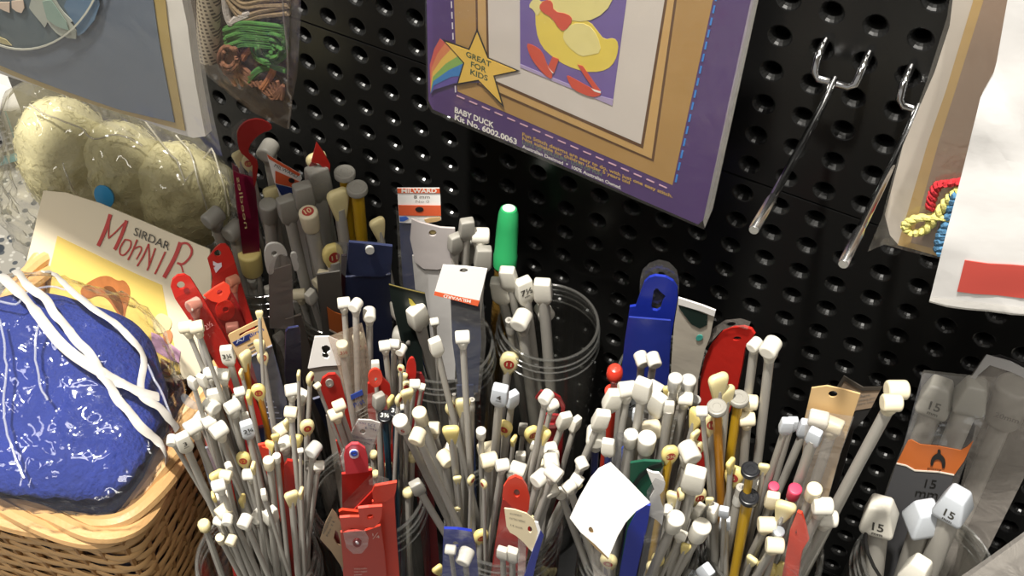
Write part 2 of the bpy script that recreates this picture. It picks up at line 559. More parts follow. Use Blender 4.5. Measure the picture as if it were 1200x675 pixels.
def duck_kit():
    pl = wall_plane(-.034)
    root = thing('hanging_craft_kit', 'purple cross-stitch kit showing a yellow duck in a gold frame', 'craft kit', pl.at(660, 100))
    t = .00014
    def L(name, pts, m, off, parent=root, holes=(), thick=t): return sheet(name, pl, pts, m, parent, off, thick, holes)
    L('backing_card', [(499, -70), (502, 118), (507, 128), (818, 263), (824, 258), (899, -70)], M_PURPLE, -.006, thick=.006)
    fr = L('printed_frame', [(529.5, -66), (536, 107), (788, 217), (850, -66)], M_GOLD, 0)
    L('moulding_line', [(556, -64), (559, 100), (766, 189.5), (802, -64)], M_BROWN, t, fr)
    L('inner_moulding', [(558.5, -63), (561.5, 98), (763.5, 186), (799, -63)], M_GOLD2, 2 * t, fr)
    L('inner_line', [(568, -62), (571, 93.5), (753.5, 174), (792, -62)], M_BROWN, 3 * t, fr)
    L('mount', [(570.5, -62), (573.5, 91.5), (751, 169), (789, -62)], M_MATB, 4 * t, fr)
    pc = L('duck_picture', [(609, -50), (609.6, 79), (717.5, 124), (741, -50)], mat('violet stitching', '6a5796', rough=.7, var=.12, scale=120), 5 * t)
    L('picture_ground', [(609.6, 75), (609.6, 79), (717.5, 124), (718.6, 116.5), (697, 111), (640, 88)], mat('pale violet stitching', 'a595b8', rough=.7, var=.1), 6 * t, pc)
    k = lambda pts: [(600 + x / 5.19, y / 5.19) for x, y in pts]
    my = mat('yellow stitching', 'dcc44f', rough=.7, var=.08, scale=150); mp = mat('pale yellow stitching', 'dccf86', rough=.7, var=.08, scale=150)
    mr = mat('red stitching', 'c84a33', rough=.7, var=.08, scale=150)
    body = L('duck_body', smooth_outline(k([(140, 20), (145, 190), (180, 285), (250, 350), (330, 400), (440, 437), (540, 437), (605, 405), (640, 340), (648, 265), (620, 230), (560, 242), (520, 190), (478, 135), (400, 110), (300, 60), (220, 0)]), 1), my, 6 * t, pc)
    L('duck_head', ell(600 + 415 / 5.19, -66 / 5.19, 40, 38), mp, 7 * t, pc)
    L('head_tuft', smooth_outline(k([(100, 40), (118, 5), (150, -20), (190, 30), (170, 75), (150, 100), (130, 60)]), 1), mp, 7 * t, pc)
    L('wing', smooth_outline(k([(300, 215), (360, 140), (460, 145), (520, 215), (545, 320), (470, 335), (420, 345), (340, 285)]), 1), mp, 7 * t, pc)
    L('bow_tie', smooth_outline(k([(160, 42), (195, 0), (245, 5), (252, 70), (340, 85), (372, 122), (325, 188), (290, 182), (240, 105), (188, 78)]), 1), mr, 8 * t, pc)
    L('foot', smooth_outline(k([(85, 262), (130, 275), (185, 312), (215, 400), (245, 440), (243, 485), (200, 458), (150, 402), (108, 340)]), 1), mr, 8 * t, pc)
    L('leg', k([(245, 345), (285, 360), (255, 445), (215, 415)]), mr, 8.2 * t, pc)
    L('foot', smooth_outline(k([(328, 452), (380, 480), (480, 535), (545, 565), (530, 585), (480, 592), (370, 545), (345, 500)]), 1), mr, 8 * t, pc)
    L('leg', k([(398, 392), (430, 402), (492, 490), (540, 555), (500, 548), (440, 462)]), mr, 8.2 * t, pc)
    for p in ([(218, 408), (248, 440), (252, 446), (246, 446)], [(482, 538), (540, 558), (538, 568), (500, 556)]):
        L('ankle_band', k(p), M_WHITEPRINT, 8.6 * t, pc)
    # rainbow and star
    q = lambda pts: [(490 + x / 5.87, 20 + y / 5.87) for x, y in pts]
    ends = [((80, 330), (110, 220), (150, 148)), ((92, 350), (130, 255), (186, 178)), ((100, 380), (160, 290), (232, 215)), ((102, 410), (190, 320), (285, 262)), ((105, 440), (210, 365), (310, 318)), ((108, 470), (230, 410), (420, 395)), ((110, 500), (250, 455), (450, 450))]
    cols = ['c2554a', 'cf7d4e', 'd9b44e', '7fa552', '3277b5', '5a4a94']
    st = sheet('rainbow', pl, q([(85, 530)] + list(ends[0]) + [ends[1][2], ends[2][2], ends[3][2], ends[4][2], ends[5][2], ends[6][2], ends[6][1], ends[6][0]]), mat('rainbow violet', '5a4a94', var=0), root, 5 * t, t)
    for i in range(5):
        a, b = ends[i], ends[i + 1]
        sheet('rainbow_band', pl, q([(85, 530 - (5 - i) * 3)] + list(a) + list(b)[::-1]), mat('rainbow %d' % i, cols[i], var=.03), st, 6 * t, t)
    star = [(405, 95), (480, 283), (685, 370), (520, 405), (580, 605), (415, 435), (270, 460), (315, 315), (180, 165), (350, 225)]
    cx, cy = 400, 340
    L('star_outline', q([(cx + (x - cx) * 1.06, cy + (y - cy) * 1.07) for x, y in star]), mat('black print', '16130f', var=0), 8 * t, st)
    L('star', q([(cx + (x - cx) * .955, cy + (y - cy) * .955) for x, y in star]), mat('star yellow', 'dcb44c', rough=.5, var=.03), 9 * t, st)
    mg = mat('dark green print', '2a4a30', var=0)
    for s, a, b in (('GREAT', (328, 270), (500, 345)), ('FOR', (362, 340), (468, 385)), ('KIDS', (358, 393), (478, 440))):
        A, B = q([a, b]); lettering(pl, s, A, B, 6.2, mg, st, 10.2 * t, bold=.025, up=(.06, -1))
    ms = mat('stitch white', 'd8cfd8', var=0); mb = mat('stitch blue', '2f7fd0', var=0); mpk = mat('stitch pink', 'c9a0b0', var=0)
    def dashes(a, b, n, w, m, name):
        for i in range(n):
            f0, f1 = i / n, (i + .62) / n
            p = [(a[0] + (b[0] - a[0]) * f, a[1] + (b[1] - a[1]) * f) for f in (f0, f1)]
            sheet(name, pl, ribbon(pl, p, w), m, root, 1.2 * t, t)
    dashes((526, -60), (534, 113), 14, 1.4, ms, 'stitch_line')
    dashes((535, 112), (787, 223), 17, 1.3, mpk, 'stitch_line')
    dashes((853, -64), (790.5, 219), 20, 2.2, mb, 'stitch_line')
    wp = M_WHITEPRINT
    lettering(pl, 'BABY DUCK', (532.7, 131.5), (578.5, 150), 6.3, wp, root, 2 * t, up=(.05, -1), bold=.03)
    lettering(pl, 'Kit No. 6002.0063', (532.7, 140), (605.5, 169.5), 6.3, wp, root, 2 * t, up=(.05, -1), bold=.03)
    yo = mat('small print gold', 'c9a24e', var=0)
    lettering(pl, 'Fun Stitch designs are easy to do, with just one easy stitch.', (612, 159), (788, 232), 4.0, yo, root, 2 * t, up=(.05, -1), bold=.02)
    lettering(pl, 'Not suitable for children under 5 years old', (612, 163.8), (738, 216), 3.8, yo, root, 2 * t, up=(.05, -1), bold=.02)
    lettering(pl, 'LOTS OF COLOURS - LOTS OF FUN', (612, 168.3), (705, 206.5), 3.6, mat('small print green', '6c7f6c', var=0), root, 2 * t, up=(.05, -1), bold=.02)
    lettering(pl, 'Australian Designed  *  100% Australian Owned.', (612, 173), (728, 222), 3.8, wp, root, 2 * t, up=(.05, -1), bold=.02)
    # clear sleeve
    L('clear_sleeve', [(497, -74), (500, 121), (506, 132), (825, 269), (836, 244), (905, -74)], M_FILM, .0045, thick=.0002)
    L('sleeve_seam', [(826, 267), (835, 245), (905, -74), (896, -74), (824, 259)], M_FILMEDGE, .0035, thick=.0006)
duck_kit()


def bird_kit():
    pl = wall_plane(-.18)
    root = thing('hanging_needlepoint_kit', 'grey-blue needlepoint kit with floral oval and tan border, in clear bag', 'craft kit', pl.at(100, 0))
    t = .0003
    bend = lambda x, y: .004 * math.sin(x * 22 + 1.2) + .003 * math.sin(y * 30)
    def L(name, pts, m, off, parent=root, thick=t):
        # the kit goes on upwards, out of the photo
        pts = [(p if p[1] > -80 else proj(pl.at(*p) + Vector((0, 0, .22 if 'oval' not in name else 0)))[:2]) for p in pts]
        return sheet(name, pl, pts, m, parent, off, thick, bend=bend, step=.012)
    L('white_card', [(-180, -90), (-180, 20), (-90, 52), (0, 81), (70, 103), (150, 134), (205, 160), (222, 166), (235.6, 164.5), (228, 100), (221, 30), (207, -90)], mat('white kit card', 'd9d3c8', rough=.5, var=.03), -.004, thick=.004)
    L('tan_border', [(-175, -88), (-175, 10), (0, 76), (60, 100), (140, 131), (213, 157), (208, 110), (196, 0), (186, -88)], mat('tan border print', 'ab9358', rough=.5, var=.05), .0002)
    L('grey_panel', [(-170, -86), (-170, 2), (0, 69), (140, 127), (201.7, 146), (196, 100), (183, 0), (173, -86)], mat('grey blue canvas print', '646d79', rough=.6, var=.06, scale=30), .0006)
    pic = L('oval_picture', ell(36, -62, 94, 113, 48), mat('dark teal print', '56646a', rough=.6, var=.1, scale=40), .0012)
    k = lambda pts: [(x / 8.44, y / 8.44) for x, y in pts]
    L('blue_patch', k([(720, 0), (760, 80), (830, 200), (840, 300), (900, 270), (1000, 150), (1050, 0), (1020, -150), (800, -200)]), mat('slate blue print', '5a748c', rough=.6, var=.1, scale=50), .0018, pic)
    L('leaf_print', k([(395, 0), (440, 70), (500, 150), (535, 205), (565, 150), (600, 210), (640, 260), (690, 300), (700, 280), (740, 315), (825, 330), (830, 250), (780, 160), (800, 150), (720, 60), (680, 0), (640, -80), (420, -90)]), mat('pale leaf print', 'a9aca0', rough=.6, var=.1, scale=60), .0018, pic)
    L('leaf_vein', k([(520, -60), (560, 120), (640, 190), (700, 220), (760, 240), (740, 160), (680, 60), (600, -70)]), mat('sage print', '8a9f92', rough=.6, var=.1, scale=60), .0024, pic)
    for p in ([(105, 0), (150, 25), (205, 48), (210, -60), (100, -60)], [(230, 0), (270, 35), (320, 52), (350, 0), (340, -80), (230, -70)]):
        L('petal', k(p), mat('cream petal print', 'd9c3ae', rough=.6, var=.06), .0018, pic)
    L('petal', k([(-60, 60), (0, 140), (60, 165), (72, 130), (40, 60), (10, 0), (-60, -60)]), mat('pink petal print', 'a98286', rough=.6, var=.12, scale=40), .0018, pic)
    L('branch', k([(-200, 210), (0, 270), (80, 300), (150, 330), (200, 390), (120, 375), (0, 325), (-200, 240)]), mat('straw print', 'b3a676', rough=.6, var=.08), .0018, pic)
    e = ell(36, -62, 94, 113, 64)
    for i in range(0, 64, 8):
        seg = [e[(i + j) % 64] for j in range(9)]
        sheet('oval_line', pl, ribbon(pl, seg, 2.2), mat('oval line print', 'c9c8b8', rough=.5, var=0), pic, .0024, t, bend=bend, step=.012)
    L('clear_bag', [(-190, -95), (-190, 30), (0, 92), (90, 128), (148, 160), (200, 172), (253.4, 190), (246, 140), (238, 70), (228, 0), (215, -95)], film('needlepoint bag', milk=.03, milkcol='8a847c', bump=.4, bscale=22, gloss=.06), .004, thick=.0003)
    L('bag_seam', [(237, 164), (253.4, 190), (246, 140), (238, 70), (228, 0), (215, -95), (208, -95), (220, 0), (229, 80)], film('bag seam', milk=.30, milkcol='6f6963', bump=.4, bscale=22, gloss=.06), .003, thick=.0005)
bird_kit()


def tube_px(pl, pts, r, off=.004, sub=6, n=8, jitter=0.0):
    """tube through photo points on a plane, smoothed"""
    P3 = [pl.at(p[0], p[1], off + (p[2] if len(p) > 2 else 0)) for p in pts]
    out = []
    for i in range(len(P3) - 1):
        a, b, c, d = P3[max(i - 1, 0)], P3[i], P3[i + 1], P3[min(i + 2, len(P3) - 1)]
        for s in range(sub):
            t = s / sub
            out.append(.5 * ((2 * b) + (c - a) * t + (2 * a - 5 * b + 4 * c - d) * t * t + (3 * b - a - 3 * c + d) * t ** 3))
    out.append(P3[-1])
    return out


def yarn_bag():
    pl = wall_plane(-.05)
    root = thing('hanging_yarn_bag', 'clear plastic bag holding canvas roll and green and brown yarns', 'bag', pl.at(290, 40))
    t = .0003
    bend = lambda x, y: .003 * math.sin(x * 40) + .002 * math.sin(y * 50)
    sheet('clear_front', pl, [(214, -80), (222, 0), (231, 55), (236, 72), (262, 93), (300, 127), (338, 150), (344, 118), (348, 90), (347, 0), (349, -80)], film('yarn bag film', milk=.12, milkcol='6a6058', bump=.5, bscale=30, gloss=.05), root, .014, t, bend=bend, step=.01)
    sheet('back_panel', pl, [(214, -80), (222, 0), (231, 55), (236, 72), (262, 93), (300, 127), (338, 150), (344, 118), (348, 90), (347, 0), (349, -80)], film('yarn bag back', milk=.45, milkcol='6b5a48', bump=.2, gloss=.03), root, 0, t, bend=bend, step=.01)
    m = MB(); m.tube(tube_px(pl, [(330, -80), (332, 10), (336, 50), (337.5, 80), (337, 105), (341, 118), (338, 150)], 0, .0145), .0006, 6); m.build('bag_seam', film('bag seam 2', milk=.4, milkcol='8a8178', bump=0), root)
    # canvas roll
    def canvas_mat():
        mm, nt, out = _new('needlepoint canvas')
        b = nt.nodes.new('ShaderNodeBsdfPrincipled'); b.inputs['Roughness'].default_value = .8
        br = nt.nodes.new('ShaderNodeTexBrick'); br.offset = 0; br.inputs['Scale'].default_value = 320
        br.inputs['Color1'].default_value = (.09, .07, .05, 1); br.inputs['Color2'].default_value = (.12, .09, .06, 1); br.inputs['Mortar'].default_value = (.52, .44, .31, 1)
        br.inputs['Mortar Size'].default_value = .19; br.inputs['Brick Width'].default_value = .8; br.inputs['Row Height'].default_value = .8
        tc = nt.nodes.new('ShaderNodeTexCoord'); mp = nt.nodes.new('ShaderNodeMapping'); mp.inputs['Rotation'].default_value = (PI / 2, 0, 0)
        nt.links.new(tc.outputs['Object'], mp.inputs['Vector']); nt.links.new(mp.outputs[0], br.inputs['Vector'])
        nt.links.new(br.outputs['Color'], b.inputs['Base Color']); nt.links.new(b.outputs[0], out.inputs[0]); return mm
    a, b = pl.at(246, -70, .007), pl.at(244, 67, .007)
    m = MB(); m.lathe([(.0062, 0), (.0062, (b - a).length), (.0045, (b - a).length), (.0045, .002)], a, b - a, 20)
    o = m.build('canvas_roll', canvas_mat()); set_props(o, 'rolled open-mesh canvas standing along the edge of the yarn bag', 'canvas roll')
    m = MB(); m.lathe([(.0040, .0), (.0040, (b - a).length * .72)], a, b - a, 16)
    m.build('pink_lining', mat('pink canvas', 'b07a64', rough=.8), o)

    def skein(name, label, paths, r, m):
        mb = MB()
        for p in paths: mb.tube(tube_px(pl, p, 0, .007), r, 7)
        o = mb.build(name, m); set_props(o, label, 'yarn', group='yarns in the clear bag')
    rnd = random.Random(4)
    gp = []
    for i in range(11):
        y = 27 + i * 2.6
        gp.append([(262 + rnd.uniform(0, 4), y + 6, rnd.uniform(-.003, .003)), (285, y + rnd.uniform(-1, 1), .002), (310, y + 2 + rnd.uniform(-1, 1), .003), (334, y + 4, -.002)])
    for i in range(7):
        a = 5 + i * 2.6
        gp.append([(319 + a * 1.0 * math.cos(th) - 3, 57 + a * .85 * math.sin(th), rnd.uniform(-.002, .004)) for th in [k / 10 * 2 * PI for k in range(11)]])
    for i in range(3): gp.append([(292, 96 - i * 3), (304, 84 - i * 2), (320, 80 - i), (335, 84 - i)])
    skein('green_yarn', 'coil of green tapestry yarn in the clear bag', gp, .0011, mat('green wool', '417530', rough=.9, var=.25, scale=300, bump=.4, bscale=900))
    bp = []
    for i in range(12):
        x = 262 + i * 2.0; bp.append([(x, 55 + rnd.uniform(0, 8)), (x - 3 + rnd.uniform(-3, 3), 72), (x + 4 + rnd.uniform(-4, 6), 86), (x + 16 + rnd.uniform(-4, 6), 92 + rnd.uniform(-6, 10))])
    for i in range(5):
        bp.append([(268 + 8 * math.cos(th) * (1 + i * .12), 68 + 10 * math.sin(th) * (1 + i * .12), rnd.uniform(-.002, .004)) for th in [k / 8 * 2 * PI for k in range(9)]])
    for i in range(6): bp.append([(300 + i * 5, 95), (308 + i * 4, 106), (318 + i * 2.5, 112 + rnd.uniform(-3, 5)), (332, 100 + i)])
    skein('brown_yarn', 'loose brown tapestry yarn at the bottom of the clear bag', bp, .0011, mat('brown wool', '7a5038', rough=.9, var=.25, scale=300, bump=.4, bscale=900))
    rp = [[(284, 68), (287, 62), (294, 56), (302, 51)], [(285, 70), (289, 63), (296, 58), (303, 53)], [(306, 103), (312, 96), (318, 84), (319, 79)], [(309, 104), (314, 97), (320, 86), (321, 80)]]
    skein('rust_yarn', 'two short ends of rust yarn beside the green coil', rp, .0014, mat('rust wool', 'a5683f', rough=.9, var=.2, scale=300, bump=.4, bscale=900))
    tp = []
    for i in range(10): tp.append([(262 + rnd.uniform(-4, 4), -40 + i * 4), (284, -34 + i * 6 + rnd.uniform(-3, 3)), (308, -36 + i * 6), (338, -40 + i * 6 + rnd.uniform(-4, 4))])
    skein('tan_yarn', 'beige yarn strands above the green coil', tp, .0016, mat('tan wool', '8f7a5c', rough=.9, var=.25, scale=300, bump=.4, bscale=900))
    skein('white_yarn', 'white yarn strand hanging over the canvas roll side of green coil', [[(262, -20), (264, 10), (268, 24), (272, 27), (278, 21), (294, 14)], [(263, -20), (266, 12), (270, 26), (276, 24), (292, 17)]], .0017, mat('white wool', 'b9b0a6', rough=.9, var=.1, bump=.4, bscale=900))
yarn_bag()


def scene_kit():
    pl = wall_plane(-.05)
    root = thing('hanging_scene_kit', 'brown picture kit with gold edge and yarn ends in clear bag', 'craft kit', pl.at(1100, 150))
    t = .0003
    bend = lambda x, y: .003 * math.sin(x * 40 + 1) + .002 * math.sin(y * 34)
    def L(name, pts, m, off, parent=root, thick=t): return sheet(name, pl, pts, m, parent, off, thick, bend=bend, step=.01)
    L('white_card', [(1124, -60), (1113, 30), (1095, 85), (1056, 175), (1034, 258), (1040, 282), (1050, 294), (1100, 309), (1180, 330), (1260, 340), (1290, -60)], mat('scene card white', 'c9bfb2', rough=.5, var=.05), -.003, thick=.003)
    L('gold_edge', [(1147, -60), (1140, 2), (1107, 110), (1085, 172), (1049, 294), (1100, 309.5), (1180, 328), (1240, -60)], mat('gold edge print', 'b99758', rough=.5, var=.05), .0002)
    L('brown_panel', [(1158, -60), (1152, 2), (1118, 110), (1097, 174), (1064, 292), (1100, 302), (1180, 322), (1240, -60)], mat('brown panel print', '8c735f', rough=.55, var=.08, scale=20), .0006)
    L('clear_bag', [(1122, -62), (1110, 20), (1086, 95), (1050, 190), (1030, 262), (1014.5, 300), (1033, 293), (1060, 302), (1102, 313), (1190, 336), (1262, 345), (1295, -62)], film('scene bag film', milk=.10, milkcol='c9c0b4', bump=.5, bscale=30, gloss=.07), .006, thick=.0003)
    def yarn(name, label, pts, r, col):
        m = MB(); c = tube_px(pl, pts, 0, .0035, 8)
        # two plied strands
        for ph in (0, PI):
            q = []
            for i, p in enumerate(c):
                a = i * .95 + ph
                q.append(p + pl.u * (r * .6 * math.cos(a)) + pl.v * (r * .6 * math.sin(a) * .6) + pl.n * (r * .6 * math.sin(a)))
            m.tube(q, r * .75, 7)
        o = m.build(name, mat(name + ' wool', col, rough=.9, var=.12, scale=300, bump=.4, bscale=900)); set_props(o, label, 'yarn', group='yarn ends in the kit bag')
    k = lambda pts: [(1000 + x / 3.375, 170 + y / 3.375) for x, y in pts]
    yarn('red_yarn', 'short bent end of red yarn in the brown kit bag', k([(303, 250), (312, 205), (335, 160), (380, 152), (440, 142)]), .0017, 'b3232b')
    yarn('yellow_yarn', 'looped end of yellow yarn in the brown kit bag', k([(380, 292), (330, 285), (250, 290), (207, 318), (228, 348), (285, 335), (340, 265), (385, 205), (425, 170)]), .0017, 'd8cf7a')
    yarn('blue_yarn', 'blue yarn beside the white packet in the brown kit bag', k([(412, 190), (398, 240), (375, 320), (352, 370), (343, 425)]), .0024, '4f7fa3')
scene_kit()


def white_packet():
    pl = wall_plane(-.085)
    bend = lambda x, y: .005 * math.sin(x * 26 + y * 14) + .002 * noise.noise(Vector((x * 30, y * 30, 0))) + .0015 * noise.noise(Vector((x * 70, y * 55, 3)))
    root = thing('hanging_white_packet', 'white paper packet with red block hanging over the brown kit', 'packet', pl.at(1180, 200))
    sheet('paper_bag', pl, [(1188, -70), (1180, 0), (1167, 75), (1163, 90), (1150, 112), (1146, 130), (1136, 170), (1110, 275), (1092, 345), (1112, 351), (1160, 358), (1205, 366), (1290, 378), (1330, -70)], mat('white packet paper', 'dcdad8', rough=.45, var=.03, bump=.25, bscale=40), root, 0, .004, bend=bend, step=.007)
    sheet('red_block', pl, [(1133.5, 297), (1124.5, 333.5), (1205, 347), (1280, 358), (1286, 318), (1205, 307.5)], mat('red packet print', 'bf4a40', rough=.5, var=.04), root, .0041, .0003, bend=bend, step=.007)
    sheet('clear_hem', pl, [(1093, 341), (1091.5, 346.5), (1112, 353), (1160, 360), (1205, 368), (1290, 380), (1290, 371), (1205, 358), (1160, 350), (1113, 343)], film('packet hem', milk=.3, bump=.4), root, .0046, .0003, bend=bend, step=.007)
white_packet()
# ================================================================== LEFT: WOOL BAG, LEAFLET, BASKET, BLUE BAG
def blob(name, balls, mat_, parent=None, shrink=1.0, wob=0.0, wfreq=30, sub=5, crease=0.0, cfreq=20):
    """a bag-like skin wrapped tightly around balls [(centre, (rx,ry,rz))]"""
    pts = []
    for c, r in balls:
        for i in range(160):
            k = i + .5; ph = math.acos(1 - 2 * k / 160); th = PI * (1 + 5 ** .5) * k
            d = Vector((math.cos(th) * math.sin(ph), math.sin(th) * math.sin(ph), math.cos(ph)))
            pts.append(Vector(c) + Vector((d.x * r[0], d.y * r[1], d.z * r[2])))
    P = np.array([tuple(p) for p in pts]); cen = P.mean(0)
    bm = bmesh.new(); bmesh.ops.create_icosphere(bm, subdivisions=sub, radius=1)
    # cast each direction against the hull of the balls
    hb = bmesh.new()
    for p in pts: hb.verts.new(p)
    r_ = bmesh.ops.convex_hull(hb, input=hb.verts)
    tree = BVHTree.FromBMesh(hb); C0 = Vector(cen)
    for v in bm.verts:
        d = v.co.normalized()
        hit = tree.ray_cast(C0 + d * 2, -d)
        R = (hit[0] - C0).length if hit[0] is not None else .03
        n1 = noise.noise(d * wfreq * .1) * wob + noise.noise(d * wfreq * .27 + Vector((4, 1, 2))) * wob * .5
        if crease: n1 += crease * (abs(noise.noise(d * cfreq * .2 + Vector((2, 7, 1)))) - .2) + crease * .5 * (abs(noise.noise(d * cfreq * .5 + Vector((9, 3, 1)))) - .2)
        v.co = C0 + d * (R * shrink + n1)
    hb.free()
    bmesh.ops.smooth_vert(bm, verts=bm.verts, factor=.5, use_axis_x=True, use_axis_y=True, use_axis_z=True)
    return from_bm(name, bm, mat_, parent, True, 180)


def on_mesh(o, pts, off):
    me = o.data; mw = Matrix.Translation((0, 0, 0))
    tree = BVHTree.FromPolygons([v.co[:] for v in me.vertices], [p.vertices[:] for p in me.polygons])
    out = []
    for p in pts:
        d = ray(*p).normalized(); h = tree.ray_cast(CAM, d)
        if h[0] is None:
            h = tree.find_nearest(CAM + d * .62)
        out.append((h[0] + h[1] * off * (1 if h[1].dot(d) < 0 else -1), h[1] if h[1].dot(d) < 0 else -h[1]))
    return out


def dense(pts, n):
    out = []
    for i in range(len(pts) - 1):
        a, b, c, d = pts[max(i - 1, 0)], pts[i], pts[i + 1], pts[min(i + 2, len(pts) - 1)]
        for s in range(n):
            t = s / n
            out.append(tuple(.5 * ((2 * b[k]) + (c[k] - a[k]) * t + (2 * a[k] - 5 * b[k] + 4 * c[k] - d[k]) * t * t + (3 * b[k] - a[k] - 3 * c[k] + d[k]) * t ** 3) for k in (0, 1)))
    out.append(pts[-1])
    return out


# --- cream mohair in a clear bag, standing on the shelf behind the basket
M_CREAM = mat('cream mohair', 'c8c096', rough=1.0, spec=.05, var=.16, scale=22, bump=.35, bscale=420)
wa = on_y(84, 190, -.085); wb = on_y(152, 205, -.078); wc = on_y(214, 230, -.072)
balls = [(wa, (.033, .030, .048)), (wb, (.031, .024, .039)), (wc, (.030, .026, .040))]
for c, r, lab in ((wa, balls[0][1], 'cream mohair ball on the outer end of the clear wool bag'), (wb, balls[1][1], 'middle cream mohair ball in the clear wool bag'), (wc, balls[2][1], 'cream mohair ball nearest the grey needles in the clear wool bag')):
    o = blob('wool_ball', [(c, r)], M_CREAM, None, .97, .002, 30, 5); set_props(o, lab, 'wool', 'cream wool balls in the clear bag')
    rf = random.Random(int(c.x * 1e5)); mf = MB(); pv = [p for p in o.data.polygons]
    for _ in range(900):
        p = rf.choice(pv); q0 = p.center.copy(); nn = p.normal; tg = nn.orthogonal().normalized(); tg = Matrix.Rotation(rf.random() * 6.28, 3, nn) @ tg; t2 = nn.cross(tg)
        ln = rf.uniform(.0025, .0055)
        mf.tube([q0, q0 + tg * ln * .35 + nn * .0006 + t2 * rf.uniform(-.001, .001), q0 + tg * ln * .7 + nn * .0008 + t2 * rf.uniform(-.002, .002), q0 + tg * ln + nn * rf.uniform(.0, .0012) + t2 * rf.uniform(-.003, .003)], .00013, 4, cap=False)
    set_props(mf.build('fuzz', M_CREAM, o), kind='stuff')
bagb = balls + [(on_y(46, 250, -.09), (.018, .02, .03)), (on_y(50, 135, -.085), (.016, .02, .02)), ((wb.x - .005, wb.y, ZSHELF + .03), (.045, .028, .024))]
wbag = blob('wool_bag', [(c, (r[0] + .005, r[1] + .005, r[2] + .004)) for c, r in bagb],
            film('wool bag film', milk=.14, milkcol='cfc6a2', bump=1.0, bscale=26, gloss=.05, rough=.06, ridged=True), None, 1.0, .003, 50, 6, .010, 34)
set_props(wbag, 'clear plastic bag of cream mohair wool under the floral needlepoint kit', 'bag')
for pts in ([(36, 122), (60, 138), (95, 150), (110, 162), (140, 158), (168, 172)], [(128, 116), (150, 128), (175, 135), (215, 143), (246, 175), (262, 220), (266, 252)], [(205, 160), (222, 180), (232, 215), (243, 250), (249, 275)], [(75, 190), (84, 215), (92, 228)]):
    q = on_mesh(wbag, dense(pts, 5), .0012)
    m = MB(); m.tube([p for p, n in q], .0006, 6); m.build('bag_fold', film('bag fold', milk=.4, milkcol='d6cfb8', bump=0, gloss=.2), wbag)
q = on_mesh(wbag, [(127, 228)], .002)[0]
m = MB(); m.lathe([(.001, 0), (.0065, .0004), (.007, .002), (.004, .003), (.001, .0033)], q[0], q[1], 16); m.build('blue_tie', mat('blue plastic tie', '2f86b8', rough=.35), wbag)

# --- leaflet
LB = Vector((-.36, -.235, .62))
lf_o = on_y(150, 258, -.128)
PLF = Plane(lf_o, (.10, -.80, .60))
lbend = lambda x, y: .004 * math.sin(x * 24 + .6) - .25 * max(0, -.035 - x) ** 1.5
leaf = thing('pattern_leaflet', 'cream knitting pattern leaflet with red title tucked behind the blue bag', 'leaflet', lf_o)
def LL(name, pts, m, off, parent=leaf, thick=.0003, holes=()): return sheet(name, PLF, pts, m, parent, off, thick, holes, bend=lbend, step=.008)
paper = mat('leaflet paper', 'd9cdb2', rough=.4, var=.03, scale=14)
LL('paper', [(46, 224), (75, 226), (118, 238), (170, 258), (214, 276), (250, 291), (252, 330), (247, 385), (243, 424), (238, 438), (205, 446), (120, 430), (40, 400), (24, 306), (34, 270)], paper, 0, thick=.0008)
pho = LL('cover_photo', [(64, 277), (110, 297), (160, 319), (194, 333), (203, 380), (216, 436), (200, 442), (120, 425), (56, 400), (50, 330)], mat('yellow photo print', 'dfc26a', rough=.35, var=.10, scale=18), .0008)
hair = mat('auburn hair print', 'a9693a', rough=.4, var=.35, scale=160)
LL('hair_print', smooth_outline([(112, 325), (128, 322), (140, 329), (148, 327), (156, 338), (154, 352), (150, 362), (148, 375), (140, 368), (128, 350), (116, 345), (100, 352), (90, 340)]), hair, .0012, pho)
LL('hair_shade', smooth_outline([(120, 336), (132, 334), (140, 343), (146, 356), (147, 372), (138, 360), (128, 346)]), mat('dark hair print', '6f4526', rough=.4, var=.3, scale=160), .0016, pho)
LL('lilac_jumper', [(181, 388), (190, 391), (205, 402), (216, 410), (214, 424), (204, 420), (182, 408)], mat('lilac print', 'bd95ad', rough=.4, var=.08, scale=60), .0012, pho)
LL('peach_patch', smooth_outline([(194, 388), (204, 384), (207, 393), (203, 403), (197, 400)]), mat('peach print', 'd4895f', rough=.4, var=.15), .0016, pho)
LL('pale_hat', smooth_outline([(184, 372), (192, 364), (206, 372), (204, 386), (190, 390), (183, 386)]), mat('pale print', 'e6d49a', rough=.4), .0014, pho)
LL('green_hem', [(160, 420), (185, 430), (205, 436), (214, 432), (215, 436), (200, 441), (150, 430)], mat('olive print', '8f8544', rough=.4, var=.1), .0010, pho)
M_LBROWN = mat('brown line print', '7a4f30', var=0)
LL('logo_box', ribbon(PLF, [(193, 419), (203, 424), (203.5, 438), (194, 433), (193, 419)], 1.2), M_LBROWN, .0014, pho)
LL('logo_box', ribbon(PLF, [(195, 422), (200, 425), (200, 431), (197, 429), (197, 426)], 1.2), M_LBROWN, .0014, pho)
MR = mat('red title print', 'b8443f', rough=.4, var=.05)
def stroke(pts, w): LL('title_letter', ribbon(PLF, dense(pts, 6), w), MR, .0012)
stroke([(131, 251), (127, 263), (121, 277), (115.5, 288)], 4.4)          # M
stroke([(131, 251), (129, 266), (128.5, 279)], 1.4)
stroke([(151, 258), (139, 270), (128.5, 279)], 1.6)
stroke([(151, 258), (146, 272), (139, 287), (136, 292)], 4.0)
stroke([(149, 280), (143, 290), (143, 297), (148, 298), (155, 290), (156, 282), (149, 280)], 1.6)   # o
stroke([(164, 280), (158, 294), (152.5, 304)], 1.8); stroke([(160, 291), (167, 288), (169, 292), (163, 303)], 1.5)   # h
